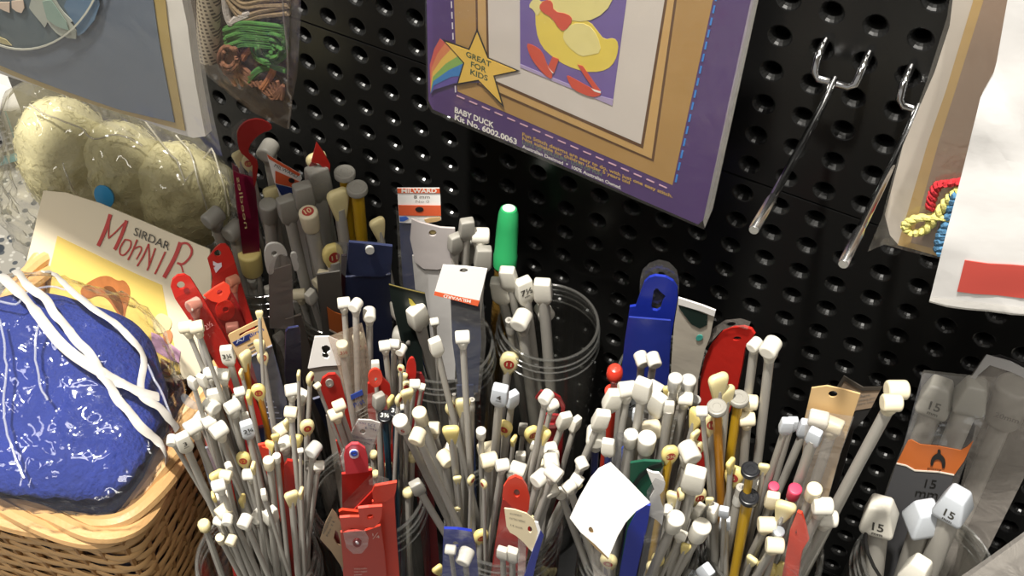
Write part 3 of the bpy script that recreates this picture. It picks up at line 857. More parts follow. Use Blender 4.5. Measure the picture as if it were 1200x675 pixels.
stroke([(178, 285), (172, 298), (164, 311)], 1.8); stroke([(178, 285), (178.5, 299), (178, 313)], 1.5)   # a
stroke([(186, 290), (181, 304), (176, 316)], 1.8)       # i
stroke([(198, 294), (192, 307), (185.5, 320)], 1.8)
stroke([(216, 283), (210, 299), (202, 314), (196.5, 324)], 4.6)   # R
stroke([(214, 285), (223, 284), (229, 291), (227, 300), (219, 308), (212, 307)], 2.4)
stroke([(213, 307), (217, 311), (219, 318)], 1.4)
lettering(PLF, 'SIRDAR', (159.5, 274.5), (202, 292.5), 9.5, mat('grey title print', '47443c', var=0), leaf, .0016, up=(.28, -1), bend=lbend)

# --- wicker basket
M_WICK = mat('wicker', 'c79d69', rough=.45, var=.16, scale=70, bump=.15, bscale=500)
ZB = .80
rimpx = [(-205, 500), (-180, 528), (-120, 555), (-60, 576), (0, 592), (62, 606), (112, 615), (146, 606), (168, 580), (186, 548), (205, 512), (226, 477), (246, 447), (264, 420), (274, 405)]
rp = [on_z(x, y, ZB) for x, y in dense(rimpx, 6)]
P0 = rp[0]; P1 = rp[-1]
back = [P1 + Vector((-.010, .010, 0)), P1 + Vector((-.030, .014, 0)), on_z(165, 330, ZB), on_z(110, 303, ZB), on_z(78, 292, ZB), on_z(56, 300, ZB), on_z(38, 322, ZB), on_z(16, 352, ZB), on_z(-30, 388, ZB), on_z(-130, 415, ZB), on_z(-185, 455, ZB)]
loop = rp + back
def resample(loop, n):
    L = loop + [loop[0]]; d = [0]
    for a, b in zip(L, L[1:]): d.append(d[-1] + (b - a).length)
    out = []; j = 0
    for i in range(n):
        s = d[-1] * i / n
        while d[j + 1] < s: j += 1
        t = (s - d[j]) / (d[j + 1] - d[j] or 1); out.append(L[j].lerp(L[j + 1], t))
    return out, d[-1]
loop, LEN = resample(loop, 240)
for _ in range(3): loop = [(loop[i - 1] + loop[i] * 2 + loop[(i + 1) % 240]) / 4 for i in range(240)]
NOR = []
for i in range(240):
    t = (loop[(i + 1) % 240] - loop[i - 1]).normalized(); NOR.append(Vector((t.y, -t.x, 0)))
cenB = sum(loop, Vector()) / 240
if NOR[60].dot(loop[60] - cenB) < 0: NOR = [-n for n in NOR]
def off_pt(i, o, z):
    k = (ZB - z) * .10          # the sides taper a little towards the foot
    return Vector((loop[i].x, loop[i].y, 0)) + NOR[i] * (o - k) + Vector((0, 0, z))
basket = thing('wicker_basket', 'honey-coloured wicker basket holding the blue wool bag', 'basket', (cenB.x, cenB.y, ZSHELF))
m = MB(); rows = 62; zt = ZB - .011
for r in range(rows):
    z = zt - r * (zt - ZSHELF - .004) / (rows - 1)
    pts = []; fl = []
    for i in range(240):
        ph = PI * (i / 12 + .62 * r)
        pts.append(off_pt(i, .0016 * math.cos(ph), z + .0013 * math.sin(ph * .5 + r * 1.7))); fl.append(NOR[i])
    m.tube(pts, .0027, 6, closed=True, flat=fl)
m.build('wicker_weave', M_WICK, basket)
m = MB()
for i in range(3, 240, 6):
    m.tube([off_pt(i, 0, ZB - .004), off_pt(i, 0, ZB - .1), off_pt(i, 0, ZSHELF + .002)], .0016, 6)
m.build('wicker_stakes_weave', mat('wicker dark', '9a6f3f', rough=.5, var=.2), basket)
m = MB()
for k in range(4):
    pts = []; fl = []
    for i in range(240):
        ph = 2 * PI * (i / 48 + k / 4)
        pts.append(off_pt(i, .0045 * math.sin(ph) + .002, ZB - .004 + .0048 * math.cos(ph))); fl.append((NOR[i] * math.sin(ph) + Vector((0, 0, 1)) * math.cos(ph)).normalized())
    m.tube(pts, .0040, 8, closed=True, flat=None)
m.build('braided_rim', M_WICK, basket)
m = MB(); 
V = [off_pt(i, -.003, ZSHELF + .003) for i in range(240)]
mk('basket_base', V, [tuple(range(240))], M_WICK, basket)

# --- blue wool in a clear drawstring bag, filling the basket
def bz(px, py, z): return on_z(px, py, z)
bb = [(bz(45, 410, .822), (.040, .036, .036)), (bz(112, 425, .82), (.036, .034, .032)), (bz(150, 500, .812), (.024, .030, .026)), (bz(60, 528, .812), (.052, .036, .030)), (bz(118, 552, .808), (.036, .030, .028)), (bz(0, 545, .81), (.04, .03, .028)), (bz(-80, 455, .81), (.055, .05, .035)),
      (Vector((cenB.x, cenB.y, ZSHELF + .05)), (.045, .035, .035))]
LOOP2 = [(p.x, p.y) for p in loop]
M_BLUE = mat('royal blue wool', '182a74', rough=.9, var=.4, scale=28, bump=.9, bscale=330)
def keep_inside(o, gap):
    cx, cy = cenB.x, cenB.y
    ang = [math.atan2(y - cy, x - cx) for x, y in LOOP2]; rad = [math.hypot(x - cx, y - cy) for x, y in LOOP2]
    order = sorted(range(len(ang)), key=lambda i: ang[i]); A_ = np.array([ang[i] for i in order]); R_ = np.array([rad[i] for i in order])
    K_ = np.array([1 / max(.35, NOR[i].dot(Vector((LOOP2[i][0] - cx, LOOP2[i][1] - cy, 0)).normalized())) for i in order])
    for v in o.data.vertices:
        if v.co.z < ZB + .06:
            a_ = math.atan2(v.co.y - cy, v.co.x - cx); r_ = math.hypot(v.co.x - cx, v.co.y - cy)
            lim = float(np.interp(a_, A_, R_, period=2 * PI)) - (gap + max(0, ZB - v.co.z) * .11) * float(np.interp(a_, A_, K_, period=2 * PI)) + max(0, v.co.z - ZB - .008) * 1.6
            if r_ > lim: v.co.x = cx + (v.co.x - cx) * lim / r_; v.co.y = cy + (v.co.y - cy) * lim / r_
bw = blob('blue_wool', bb, M_BLUE, None, .925, .0006, 80, 5); keep_inside(bw, .0150); set_props(bw, 'royal blue knitting wool packed inside the drawstring bag', 'wool')
M_BFILM = film('blue bag film', milk=.015, milkcol='c8cce0', bump=1.0, bscale=95, gloss=.05, rough=.08, ridged=True)
bbag = blob('drawstring_bag', [(c, (r[0] + .003, r[1] + .003, r[2] + .004)) for c, r in bb], M_BFILM, None, 1.0, .003, 60, 6, .005, 60)
keep_inside(bbag, .0095); set_props(bbag, 'clear drawstring bag of blue wool with white ribbon ties in the basket', 'bag')
# gathered clear neck of the bag
neck = [(-30, 330), (0, 316), (40, 311), (75, 314), (105, 322), (128, 348), (110, 362), (84, 345), (50, 340), (10, 352), (-20, 360)]
q = on_mesh(bbag, dense(neck, 3), .003)
M_RIB = mat('white satin ribbon', 'b5b1aa', rough=.35, var=.03)
def strap(pts, w, name='ribbon_tie'):
    qq = on_mesh(bbag, dense(pts, 6), .0022)
    P = [p for p, n in qq]
    for _ in range(3): P = [P[0]] + [(P[i - 1] + P[i] * 2 + P[i + 1]) / 4 for i in range(1, len(P) - 1)] + [P[-1]]
    mb = MB(); mb.tube(P, w, 8, flat=[n for p, n in qq]); return mb.build(name, M_RIB, bbag)
strap([(-25, 305), (0, 324), (35, 360), (75, 407), (115, 436), (138, 450), (160, 461), (183, 468)], .0026)
strap([(20, 322), (31, 337), (53, 352), (69, 375), (88, 398), (107, 417), (117, 439), (133, 462), (150, 485), (168, 505), (187, 525), (191, 545)], .0022)
strap([(51, 316), (66, 328), (80, 341), (107, 364), (138, 384), (159, 407), (167, 428), (164, 448), (164, 462)], .0017)
strap([(160, 461), (172, 470), (188, 482), (204, 503)], .0020)
for pts in ([(-10, 352), (20, 358), (30, 345), (55, 338), (85, 344), (108, 360), (130, 380), (160, 410), (185, 455), (200, 492)],
            [(0, 375), (8, 420), (5, 470), (12, 520), (30, 560)], [(48, 372), (42, 400), (44, 440), (55, 470)]):
    qq = on_mesh(bbag, dense(pts, 5), .0012)
    mb = MB(); mb.tube([p for p, n in qq], .0006, 6); mb.build('bag_fold', film('blue bag fold', milk=.4, milkcol='b9bccc', bump=0, gloss=.1), bbag)

# --- far left on the floor: wire basket with turquoise rim and a white packet
wbk = thing('wire_basket', 'white mesh basket with turquoise rim on the terrazzo floor', 'basket', (0, 0, 0))
zr_ = .02
c1 = on_z(21, 183, zr_); c0 = on_z(-60, 206, zr_)
ex = (c1 - c0).normalized(); ey = Vector((-ex.y, ex.x, 0))
MWIRE = mat('white wire', 'cfcfcf', rough=.4)
m = MB()
def wv(a, b, z): return c1 - ex * a + ey * b + Vector((0, 0, z - zr_))
A, Bd, HT = .30, .30, .20
for i in range(26):
    for bb_ in (0, Bd): m.tube([wv(i * .012, bb_, zr_), wv(i * .012, bb_, HT)], .0022, 5)
    for aa_ in (0, A): m.tube([wv(aa_, i * .012, zr_), wv(aa_, i * .012, HT)], .0022, 5)
for i in range(16):
    z = zr_ + .006 + i * .012
    m.tube([wv(0, 0, z), wv(A, 0, z), wv(A, Bd, z), wv(0, Bd, z)], .0022, 5, closed=True)
m.build('wire_mesh', MWIRE, wbk)
mk('grey_lining', [wv(.006, .006, zr_), wv(A - .006, .006, zr_), wv(A - .006, Bd - .006, zr_), wv(.006, Bd - .006, zr_), wv(.006, .006, HT), wv(A - .006, .006, HT), wv(A - .006, Bd - .006, HT), wv(.006, Bd - .006, HT)], [(0, 1, 2, 3), (0, 4, 5, 1), (1, 5, 6, 2), (2, 6, 7, 3), (3, 7, 4, 0)], mat('grey mesh lining', '77767a', rough=.8), wbk)
m = MB(); m.tube([wv(0, 0, zr_), wv(A, 0, zr_), wv(A, Bd, zr_), wv(0, Bd, zr_)], .008, 8, closed=True); m.build('turquoise_rim', mat('turquoise plastic', '4fb3bd', rough=.35), wbk)
m = MB(); m.tube([wv(0, 0, .006), wv(A, 0, .006), wv(A, Bd, .006), wv(0, Bd, .006)], .006, 8, closed=True); m.build('base_rail', mat('grey plastic', '3a3a3a', rough=.5), wbk)
c = wv(.06, .22, .35)
o = blob('white_packet', [(on_z(24, 112, .225), (.022, .022, .02)), (on_z(44, 103, .235), (.018, .018, .02)), (on_z(2, 100, .23), (.045, .03, .03)), (on_z(-40, 100, .22), (.05, .05, .03)), (on_z(20, 60, .22), (.06, .06, .03))], mat('white packet', 'e6e4e0', rough=.4, var=.02), None, 1, .006, 30, 4)
set_props(o, 'glossy white packet lying on the mesh basket at the far end', 'packet')
# ================================================================== JARS
JPX = {1: (300, 650), 2: (430, 574), 3: (590, 602), 4: (751, 630), 5: (896, 638), 6: (402, 350), 7: (518, 400), 8: (643, 376), 9: (785, 440), 10: (1088, 660), 11: (306, 312)}
JR = {k: .0305 for k in JPX}; JR[10] = .034; JR[6] = .029; JR[11] = .026
JC = {k: on_z(*p, ZRIM) for k, p in JPX.items()}
M_JAR = film('clear jar plastic', tint='f4f4f2', milk=.012, bump=0, gloss=.035, rough=.05)
M_JARRIM = film('jar rim plastic', tint='e9ebec', milk=.05, bump=0, gloss=.10, rough=.05)


def jar(k, label):
    c = JC[k]; R = JR[k]; H = ZRIM - ZSHELF
    root = thing('plastic_jar', label, 'jar', (c.x, c.y, ZSHELF), 'clear plastic jars of needles')
    o = Vector((c.x, c.y, ZSHELF))
    m = MB(); m.lathe([(R * .3, .001), (R - .004, .0006), (R - .0008, .003), (R, .006), (R, H - .016), (R - .0016, H - .0115), (R - .0016, H - .001), (R - .0022, H), (R - .003, H - .001), (R - .003, H - .0115), (R - .0014, H - .017), (R - .0014, .007), (R - .003, .004), (R * .3, .003)], o, (0, 0, 1), 40, closed=False)
    m.build('jar_body', M_JAR, root)
    m = MB()
    for h, rr in ((H - .0006, R - .0018), (H - .006, R - .0006), (H - .0105, R - .0004), (H - .017, R + .0002)):
        m.tube([o + Vector((rr * math.cos(2 * PI * i / 48), rr * math.sin(2 * PI * i / 48), h)) for i in range(48)], .0009 if h > H - .004 else .0006, 6, closed=True)
    m.build('rim_thread', M_JARRIM, root)
jar(1, 'clear jar of thin needles beside the wicker basket')
jar(2, 'clear jar holding the orange-red sleeves in front')
jar(3, 'clear jar behind the red sleeve with the tan tag, front row')
jar(4, 'clear jar holding the big white card')
jar(5, 'clear jar with the yellow needles topped by black discs')
jar(6, 'clear jar of thick needles behind the red flaps, back row')
jar(11, 'clear jar of thick grey needles beside the cream wool bag, back row')
jar(7, 'clear jar holding the light grey snap sleeve, back row')
jar(8, 'mostly empty clear jar with four pale block-headed needles')
jar(9, 'clear jar holding the blue sleeve and white packet, back row')
jar(10, 'clear jar of fifteen millimetre needles at the right end')


def base(k, dx=0.0, dy=0.0): return Vector((JC[k].x + dx, JC[k].y + dy, ZSHELF + .004))


# ================================================================== SLEEVES, CARDS AND PACKETS STANDING IN THE JARS
M_RED = mat('red vinyl', 'b5271f', rough=.35, var=.05, bump=.12, bscale=120)
M_RED2 = mat('bright red vinyl', 'd8402c', rough=.38, var=.04)
M_DRED = mat('dark red vinyl', '7d1a1d', rough=.35, var=.08)
M_MAG = mat('crimson vinyl', '82123a', rough=.35, var=.08)
M_PINK = mat('coral red vinyl', 'd64850', rough=.4, var=.05)
M_ORED = mat('orange red vinyl', 'cf3a22', rough=.38, var=.06)
M_NAVY = mat('navy vinyl', '232a45', rough=.38, var=.12, bump=.2, bscale=60)
M_BLUEV = mat('blue vinyl', '1e2f96', rough=.33, var=.08, bump=.15, bscale=60)
M_BLUEB = mat('bright blue vinyl', '2551c4', rough=.35, var=.05)
M_GREYV = mat('light grey vinyl', 'b3afab', rough=.42, var=.06, bump=.25, bscale=50)
M_WCARD = mat('white card', 'f4f2ee', rough=.5, var=.02)
M_ORANGE = mat('orange print', 'd9603a', rough=.45, var=.04)
M_KRAFT = mat('tan card', 'c9a877', rough=.6, var=.06, scale=40)
M_KRAFTL = mat('cream card', 'cdbf9f', rough=.6, var=.05, scale=40)
M_INK = mat('black ink', '1b1a18', rough=.5, var=0)
M_INKG = mat('grey ink', '6c6862', rough=.5, var=0)
M_INKB = mat('blue ink', '2c3f86', rough=.5, var=0)
M_INKR = mat('red ink', 'b0302c', rough=.5, var=0)
M_HOLE = mat('dark opening', '15110f', rough=.8, var=0)
F_CLR = film('sleeve film', milk=.06, bump=.5, bscale=55, gloss=.05)
F_CLR2 = film('sleeve film milky', milk=.30, milkcol='c8bfb6', bump=.5, bscale=55, gloss=.06)
F_TAN = film('tan packet film', milk=.42, milkcol='cbb49a', bump=.35, bscale=55, gloss=.07)
F_GREY = film('grey packet film', milk=.35, milkcol='8f8f92', bump=.5, bscale=40, gloss=.07)
F_REDC = film('red tinted film', tint='f0c8c0', milk=.12, milkcol='b04a44', bump=.4, bscale=55, gloss=.06)


PLN = {}


def pocket(name, label, cat, pl, anchor, layers, group=None):
    """layers: (part, outline, material, offset, thickness[, holes[, rounding]])"""
    root = thing(name, label, cat, pl.at(*anchor), group)
    out = {}
    # the hidden lower end, standing on the jar floor
    low = min(pl.uv(*p)[1] for L in layers for p in L[1]); end = (ZSHELF + .0065 - pl.o.z) / pl.v.z
    body = next((L for L in layers if L[0] in ('back_sheet', 'packet_body', 'front_pocket')), layers[0])
    if end < low:
        a0, a1 = pl.o + pl.v * (low + .012), pl.o + pl.v * end
        hw = .0018 if name == 'paper_tag' else .0045
        q = [a0 - pl.u * hw, a0 + pl.u * hw, a1 + pl.u * hw, a1 - pl.u * hw]
        mk('lower_sleeve', [p + pl.n * k for k in (.0006, -.0006) for p in q], [(0, 1, 2, 3), (7, 6, 5, 4), (0, 4, 5, 1), (1, 5, 6, 2), (2, 6, 7, 3), (3, 7, 4, 0)], F_CLR2 if name == 'paper_tag' else body[2], root)
    for L in layers:
        part, pts, m, off, th = L[:5]; holes = L[5] if len(L) > 5 and L[5] else (); rd = L[6] if len(L) > 6 else 0
        out[part] = sheet(part, pl, pts, m, root, off, th, holes, round_=rd)
    return root, out


def printed(pl, pts, m, parent, off, name='print', th=.0003, holes=(), rd=0):
    return sheet(name, pl, pts, m, parent, off, th, holes, round_=rd)


G_SL = 'needle sleeves in the jars'
# crimson sleeve, far back left
pl = lean(284, 165, .885, base(11, -.004, .008))
PLN['crimson'] = pl
r, o = pocket('needle_sleeve', 'crimson sleeve with curled clear top, standing tallest below the yarn bag', 'needle sleeve', pl, (284, 165), [
    ('back_sheet', [(272, 192), (281, 200), (290, 208), (297, 225), (301, 260), (304, 310), (285, 310), (278, 250)], M_MAG, -.0012, .0012),
    ('front_pocket', [(273, 200), (281, 204), (296, 208), (300, 225), (303, 260), (305, 310), (286, 310), (279, 250)], M_MAG, .0095, .0008),
    ('flap', [(278, 152), (288, 142), (304, 139), (318, 146), (319, 152), (306, 156), (295, 166), (290, 178), (297, 184), (303, 190), (301, 208), (298, 222), (296, 205), (296, 192), (288, 184), (281, 178), (278, 165)], mat('deep red flap', '8f2220', rough=.35, var=.08), .0105, .0010, None, 1),
    ('clear_front', [(270, 176), (272, 150), (284, 139), (300, 140), (300, 160), (300, 225), (304, 310), (284, 310)], F_CLR, .0100, .0003)])
lettering(pl, 'needles', (287, 268), (277, 208), 4.2, mat('pale print', 'c8a0a8', var=0), r, .0106, up=(1, -.2))
# folded orange, white and blue label
pl = lean(330, 200, .872, base(11, .010, .012), yaw=12)
r, o = pocket('folded_label', 'folded orange, white and blue paper label between thick grey needles', 'label', pl, (330, 200), [
    ('paper', [(312.7, 181), (352, 204), (354, 209), (347, 222), (345, 234), (329, 229), (322, 215)], M_WCARD, 0, .0005)])
printed(pl, [(312.7, 181), (352, 204), (350, 206.5), (315, 186)], M_ORANGE, r, .0006)
printed(pl, [(322.8, 200.4), (351, 213), (346.6, 220.5), (323, 214.6)], M_ORANGE, r, .0006)
printed(pl, ell(341.8, 211.7, 3.6, 2.6, rot=20), M_HOLE, r, .0010, 'punched_hole')
printed(pl, [(323, 216), (346.5, 221.5), (344.6, 233.5), (329.5, 228.5)], mat('deep blue print', '22356f', var=.05), r, .0006)
lettering(pl, 'MILWARD', (321, 195.5), (348, 208.5), 4, M_INKG, r, .0008)
# small red pointed flap
pl = lean(377, 185, .880, base(6, .000, .018))
pocket('needle_sleeve', 'small pointed red flap behind the big grey block heads', 'needle sleeve', pl, (377, 185), [
    ('flap', [(371, 167), (380, 180), (387, 193), (386, 203), (382, 200), (374, 192), (365, 190)], M_RED, .001, .001),
    ('back_sheet', [(362, 196), (366, 190), (382, 200), (388, 260), (392, 320), (376, 320), (370, 250)], M_DRED, -.001, .001),
    ('clear_front', [(356, 178), (358, 176), (366, 192), (384, 198), (392, 320), (376, 320)], F_CLR, .008, .0003)])
# white plastic hook tab
pl = lean(323, 300, .852, base(6, -.015, -.010))
r, o = pocket('clear_packet', 'clear packet with white hooked hanger tab, above the white block heads', 'packet', pl, (323, 300), [
    ('hanger_tab', [(310, 300), (310.5, 293), (314, 287), (320, 285), (328, 286), (334, 291), (337.5, 299), (334, 301), (329, 297), (324, 302), (321, 312), (321, 321), (314, 322), (311, 310)], mat('white plastic tab', 'd3d1cb', rough=.4, var=.02), .004, .0012, [ell(321.5, 297.5, 3.6, 3.4)], 1),
    ('hanger_scroll', [(340, 298), (346, 296), (349, 300), (348, 305), (351, 311), (349, 317), (345, 318), (343, 311)], mat('white plastic tab', 'd3d1cb', rough=.4, var=.02), .004, .0012, None, 1),
    ('clear_front', [(315, 312), (322, 300), (333, 298), (341, 304), (343, 330), (345, 385), (316, 385)], F_CLR2, .0095, .0003),
    ('back_sheet', [(315, 318), (341, 310), (345, 385), (316, 385)], mat('grey brown insert', '6e655d', rough=.6, var=.1), -.0005, .0005)])
# red sleeve with angled top
pl = lean(262, 300, .866, base(1, -.002, .019), yaw=-8)
PLN['angled'] = pl
r, o = pocket('needle_sleeve', 'red sleeve with angled top and white emblem, leaning on the pattern leaflet', 'needle sleeve', pl, (262, 300), [
    ('back_sheet', [(243, 303), (253, 290), (258, 286.5), (264, 286.5), (269, 291), (273, 300), (283, 335), (296, 375), (312, 430), (318, 470), (290, 470), (262, 380), (248, 337), (249, 324)], M_RED, -.0012, .0014, [ell(255, 297, 4.2, 4.0, rot=-30)]),
    ('clear_front', [(249, 325), (276, 308), (284, 335), (312, 430), (316, 470), (292, 470), (264, 390)], F_REDC, .0085, .0003)])
printed(pl, [(249.5, 306), (255, 309), (259.5, 308), (260, 312.5), (256.5, 316), (253, 320), (250.5, 314), (253, 312), (250, 311)], mat('white emblem', 'd9cfd6', var=0), r, .0004, 'emblem')
# red sleeve, round end, leaning left
pl = lean(216, 345, .884, base(1, -.008, -.006), yaw=-6)
PLN['round'] = pl
r, o = pocket('needle_sleeve', 'red sleeve with round punched end overlapping the white margin of the leaflet', 'needle sleeve', pl, (216, 345), [
    ('back_sheet', [(200, 336), (202, 328), (208, 323), (216, 322), (223, 326), (229, 335), (240, 353), (262, 392), (282, 430), (300, 470), (312, 500), (296, 505), (270, 455), (238, 400), (220, 372), (205, 350)], M_RED, -.0012, .0014, [ell(212, 334.5, 4.8, 4.8)]),
    ('clear_front', [(205, 350), (229, 336), (262, 392), (300, 470), (312, 500), (296, 505), (238, 400)], F_REDC, .0095, .0003)])
printed(pl, ell(218.7, 341, 3.4, 3.2), M_DRED, r, .0004, 'snap')
lettering(pl, '2\u00bd', (242, 387), (250, 381), 6, mat('pale red print', 'c98a86', var=0), r, .0102)
# red sleeve with folded flap
pl = lean(258, 345, .872, base(1, .000, .006), yaw=6)
PLN['fold'] = pl
r, o = pocket('needle_sleeve', 'dark red sleeve with folded-over bright red flap, touching the kraft header card', 'needle sleeve', pl, (258, 345), [
    ('back_sheet', [(240, 352), (268, 336), (282, 360), (292, 392), (306, 440), (316, 480), (292, 480), (262, 410)], M_DRED, -.0012, .0014),
    ('flap', [(239, 347), (252, 337), (263, 331), (269, 335), (270, 343), (266, 351), (257, 355), (248, 353)], M_RED2, .0085, .0011, [ell(257.5, 343, 3.4, 3.2)]),
    ('lower_flap', ell(264, 364, 11.5, 12, rot=20), M_RED, .0005, .001, [ell(264.5, 363, 3.6, 3.4)]),
    ('clear_front', [(240, 352), (268, 336), (292, 392), (316, 480), (292, 480)], F_REDC, .0082, .0003)])
# kraft header card packet
pl = lean(292, 395, .862, base(1, .012, .016), yaw=0)
PLN['kraft'] = pl
r, o = pocket('carded_packet', 'navy needle packet under a tan header card with slot', 'packet', pl, (292, 395), [
    ('header_card', [(267.5, 394), (269, 391.5), (308, 372.3), (319, 405), (294, 418), (280, 421), (272, 406)], M_KRAFT, .0015, .0006, [[(279.5, 393.2), (281, 391), (300, 381.5), (302.4, 381.3), (302, 383.6), (299, 386), (288, 390), (282, 394.5)]]),
    ('packet_body', [(293, 418), (319, 404.6), (326, 430), (336, 470), (344, 510), (322, 516), (308, 470)], mat('navy packet', '1c2440', rough=.4, var=.1), -.001, .0012),
    ('clear_front', [(272, 406), (319, 405), (336, 470), (344, 510), (322, 516), (300, 450)], F_CLR, .0095, .0003)])
printed(pl, [(272.4, 401.6), (291.5, 391.8), (292.8, 398), (276.5, 406)], mat('navy print', '202a5c', var=.03), r, .0022)
lettering(pl, 'A/', (277, 403), (288, 397.5), 4, mat('pale blue print', 'aab2cc', var=0), r, .0026)
lettering(pl, 'Birch', (293.2, 395.6), (309.5, 387.2), 4.4, M_INKB, r, .0022, bold=.02)
for i in range(3): printed(pl, ribbon(pl, [(290 + i * 2, 405 + i * 4), (308 + i * 1.5, 396 + i * 4)], .7), M_INKG, r, .0022)
printed(pl, ribbon(pl, [(294, 418), (319, 404.8)], 1.3), mat('pale blue print', 'aab2cc', var=0), r, .0022)
for i in range(5): printed(pl, ribbon(pl, [(308 + i * 2.2, 471 + i * 6.5), (321 + i * 3, 471 + i * 6.5)], 1.0), mat('pale blue print', 'aab2cc', var=0), r, .0005)
# small dark blue packet
pl = lean(343, 388, .855, base(6, -.012, -.017))
pocket('needle_sleeve', 'narrow dark blue sleeve beside the light blue block head', 'needle sleeve', pl, (343, 388), [
    ('back_sheet', [(335, 389), (338, 385), (350, 383), (352, 388), (354, 440), (358, 480), (340, 480), (334, 440)], mat('ink blue vinyl', '1a2250', rough=.35, var=.1), -.001, .001),
    ('clear_front', [(322, 388), (330, 381), (352, 383), (354, 440), (358, 480), (332, 470), (324, 420)], F_CLR, .0065, .0003)])
# navy snap sleeve
pl = lean(432, 305, .858, base(6, .008, -.006), yaw=4)
r, o = pocket('needle_sleeve', 'navy blue sleeve with snap flap behind the cream heads, back row', 'needle sleeve', pl, (432, 305), [
    ('back_sheet', [(407, 288), (459, 292), (458, 340), (460, 400), (464, 470), (430, 480), (410, 400), (404, 340)], M_NAVY, -.0015, .0018),
    ('front_pocket', [(405, 325), (458, 322), (460, 400), (463, 470), (432, 478), (411, 400)], M_NAVY, .0075, .0012),
    ('flap', [(409, 284), (434, 286), (460, 289), (459, 308), (457, 318), (449, 324.5), (418, 323.5), (409, 319), (407, 306)], mat('navy flap vinyl', '2b3352', rough=.36, var=.1, bump=.3, bscale=40), .0090, .0014),
    ('snap', ell(433.5, 294, 5.2, 4.4), mat('white snap', 'c9c8c2', rough=.35, var=0), .0106, .0012),
    ('side_gusset', [(400, 300), (407, 300), (405, 340), (411, 400), (405, 400), (400, 350)], mat('maroon vinyl', '3a161c', rough=.4, var=.1), -.001, .0012),
    ('clear_wing', [(393, 283), (409, 284), (405, 325), (398, 318)], F_GREY, .007, .0003)])
# Milward card packet
pl = lean(491, 240, .868, base(7, -.012, .016), yaw=0, back=8)
r, o = pocket('carded_packet', 'navy packet topped by an orange and white size card, tallest of the back row', 'packet', pl, (491, 240), [
    ('size_card', [(465.5, 221), (515, 221), (516, 230), (517, 258), (512, 260), (500, 262), (468, 261), (466.5, 240)], M_WCARD, .002, .0008),
    ('packet_body', [(468, 263), (484, 262), (490, 330), (496, 400), (482, 400), (472, 330)], mat('navy packet 2', '27335e', rough=.38, var=.12), -.001, .0012),
    ('clear_front', [(464, 240), (467, 262), (500, 262), (502, 400), (482, 400), (468, 330)], F_CLR, .008, .0003)])
printed(pl, [(465.5, 221), (515, 221), (515.6, 226.4), (465.8, 226.4)], M_ORANGE, r, .003)
printed(pl, [(466.8, 240.6), (516.4, 241), (516.8, 253), (467.4, 252.6)], M_ORANGE, r, .003)
printed(pl, ell(491.5, 245.6, 4.8, 2.8), M_HOLE, r, .0034, 'punched_hole')
printed(pl, [(468, 254.5), (476, 254), (479, 256.5), (473, 259.5), (468.5, 259.5)], mat('blue logo print', '4068c0', var=.03), r, .003)
printed(pl, [(497, 257.5), (504, 255.5), (516, 254.5), (516.5, 258), (511, 259.8), (500, 261.5)], M_KRAFT, r, .003, 'torn_patch')
lettering(pl, 'MILWARD', (470.5, 225.9), (511.8, 225.9), 4.6, mat('white print 2', 'efe6dc', var=0), r, .0034, bold=.03)
lettering(pl, '8 mm', (485, 232.6), (503.6, 232.6), 3.9, M_INKG, r, .003)
lettering(pl, 'No 0', (487, 237.6), (503, 237.6), 3.2, mat('pale grey ink', 'b4b0aa', var=0), r, .003)
# light grey snap sleeve
pl = lean(508, 275, .848, base(7, .006, -.006), yaw=-4)
r, o = pocket('needle_sleeve', 'light grey vinyl sleeve with snap flap beside the blank white card', 'needle sleeve', pl, (508, 275), [
    ('back_sheet', [(481, 272), (534, 282), (536, 345), (533, 445), (508, 445), (488, 370)], M_GREYV, -.0015, .0015),
    ('front_pocket', [(483, 300), (535, 298), (536, 345), (533, 445), (510, 445), (490, 375)], mat('pale grey vinyl', 'c3c0bd', rough=.42, var=.05, bump=.3, bscale=40), .008, .0012),
    ('flap', [(482.5, 257), (492, 261), (516, 267), (533, 268), (535, 290), (534.5, 304), (528, 313), (512, 316), (496, 315), (486.5, 307), (480.5, 280)], mat('grey flap vinyl', 'b5aeac', rough=.4, var=.05, bump=.25, bscale=40), .0095, .0012, [ell(507, 273.3, 4.6, 3.8)]),
    ('snap', ell(507, 273.3, 4.4, 3.6), mat('brass snap', 'a89a68', rough=.35, metal=.6, var=.2), .0085, .0006)])
# blank white card with orange hem
pl = lean(541, 335, .862, base(7, .02, -.012), back=14)
r, o = pocket('carded_packet', 'blank white card with orange lower edge on a clear packet', 'packet', pl, (541, 335), [
    ('size_card', [(519, 311), (545, 312.5), (571, 315.5), (566, 336), (560, 359), (535, 352.5), (508.5, 346), (514, 327)], M_WCARD, .006, .0008, [ell(543.5, 317.3, 5.0, 2.9)]),
    ('packet_body', [(528, 350), (562, 352), (564, 400), (560, 460), (538, 460), (530, 400)], mat('navy packet 3', '1e2740', rough=.35, var=.12), -.002, .001),
    ('clear_front', [(526, 345), (566, 345), (570, 400), (562, 470), (536, 470), (528, 400)], F_CLR, .005, .0003)])
printed(pl, [(509.6, 341.6), (536, 347.5), (562, 352.6), (560, 359), (535, 352.5), (508.5, 346)], M_ORANGE, r, .007)
lettering(pl, 'MILWARD', (552, 351.6), (520, 345), 3.6, mat('white print 2', 'efe6dc', var=0), r, .0074, up=(-.2, 1), bold=.02)
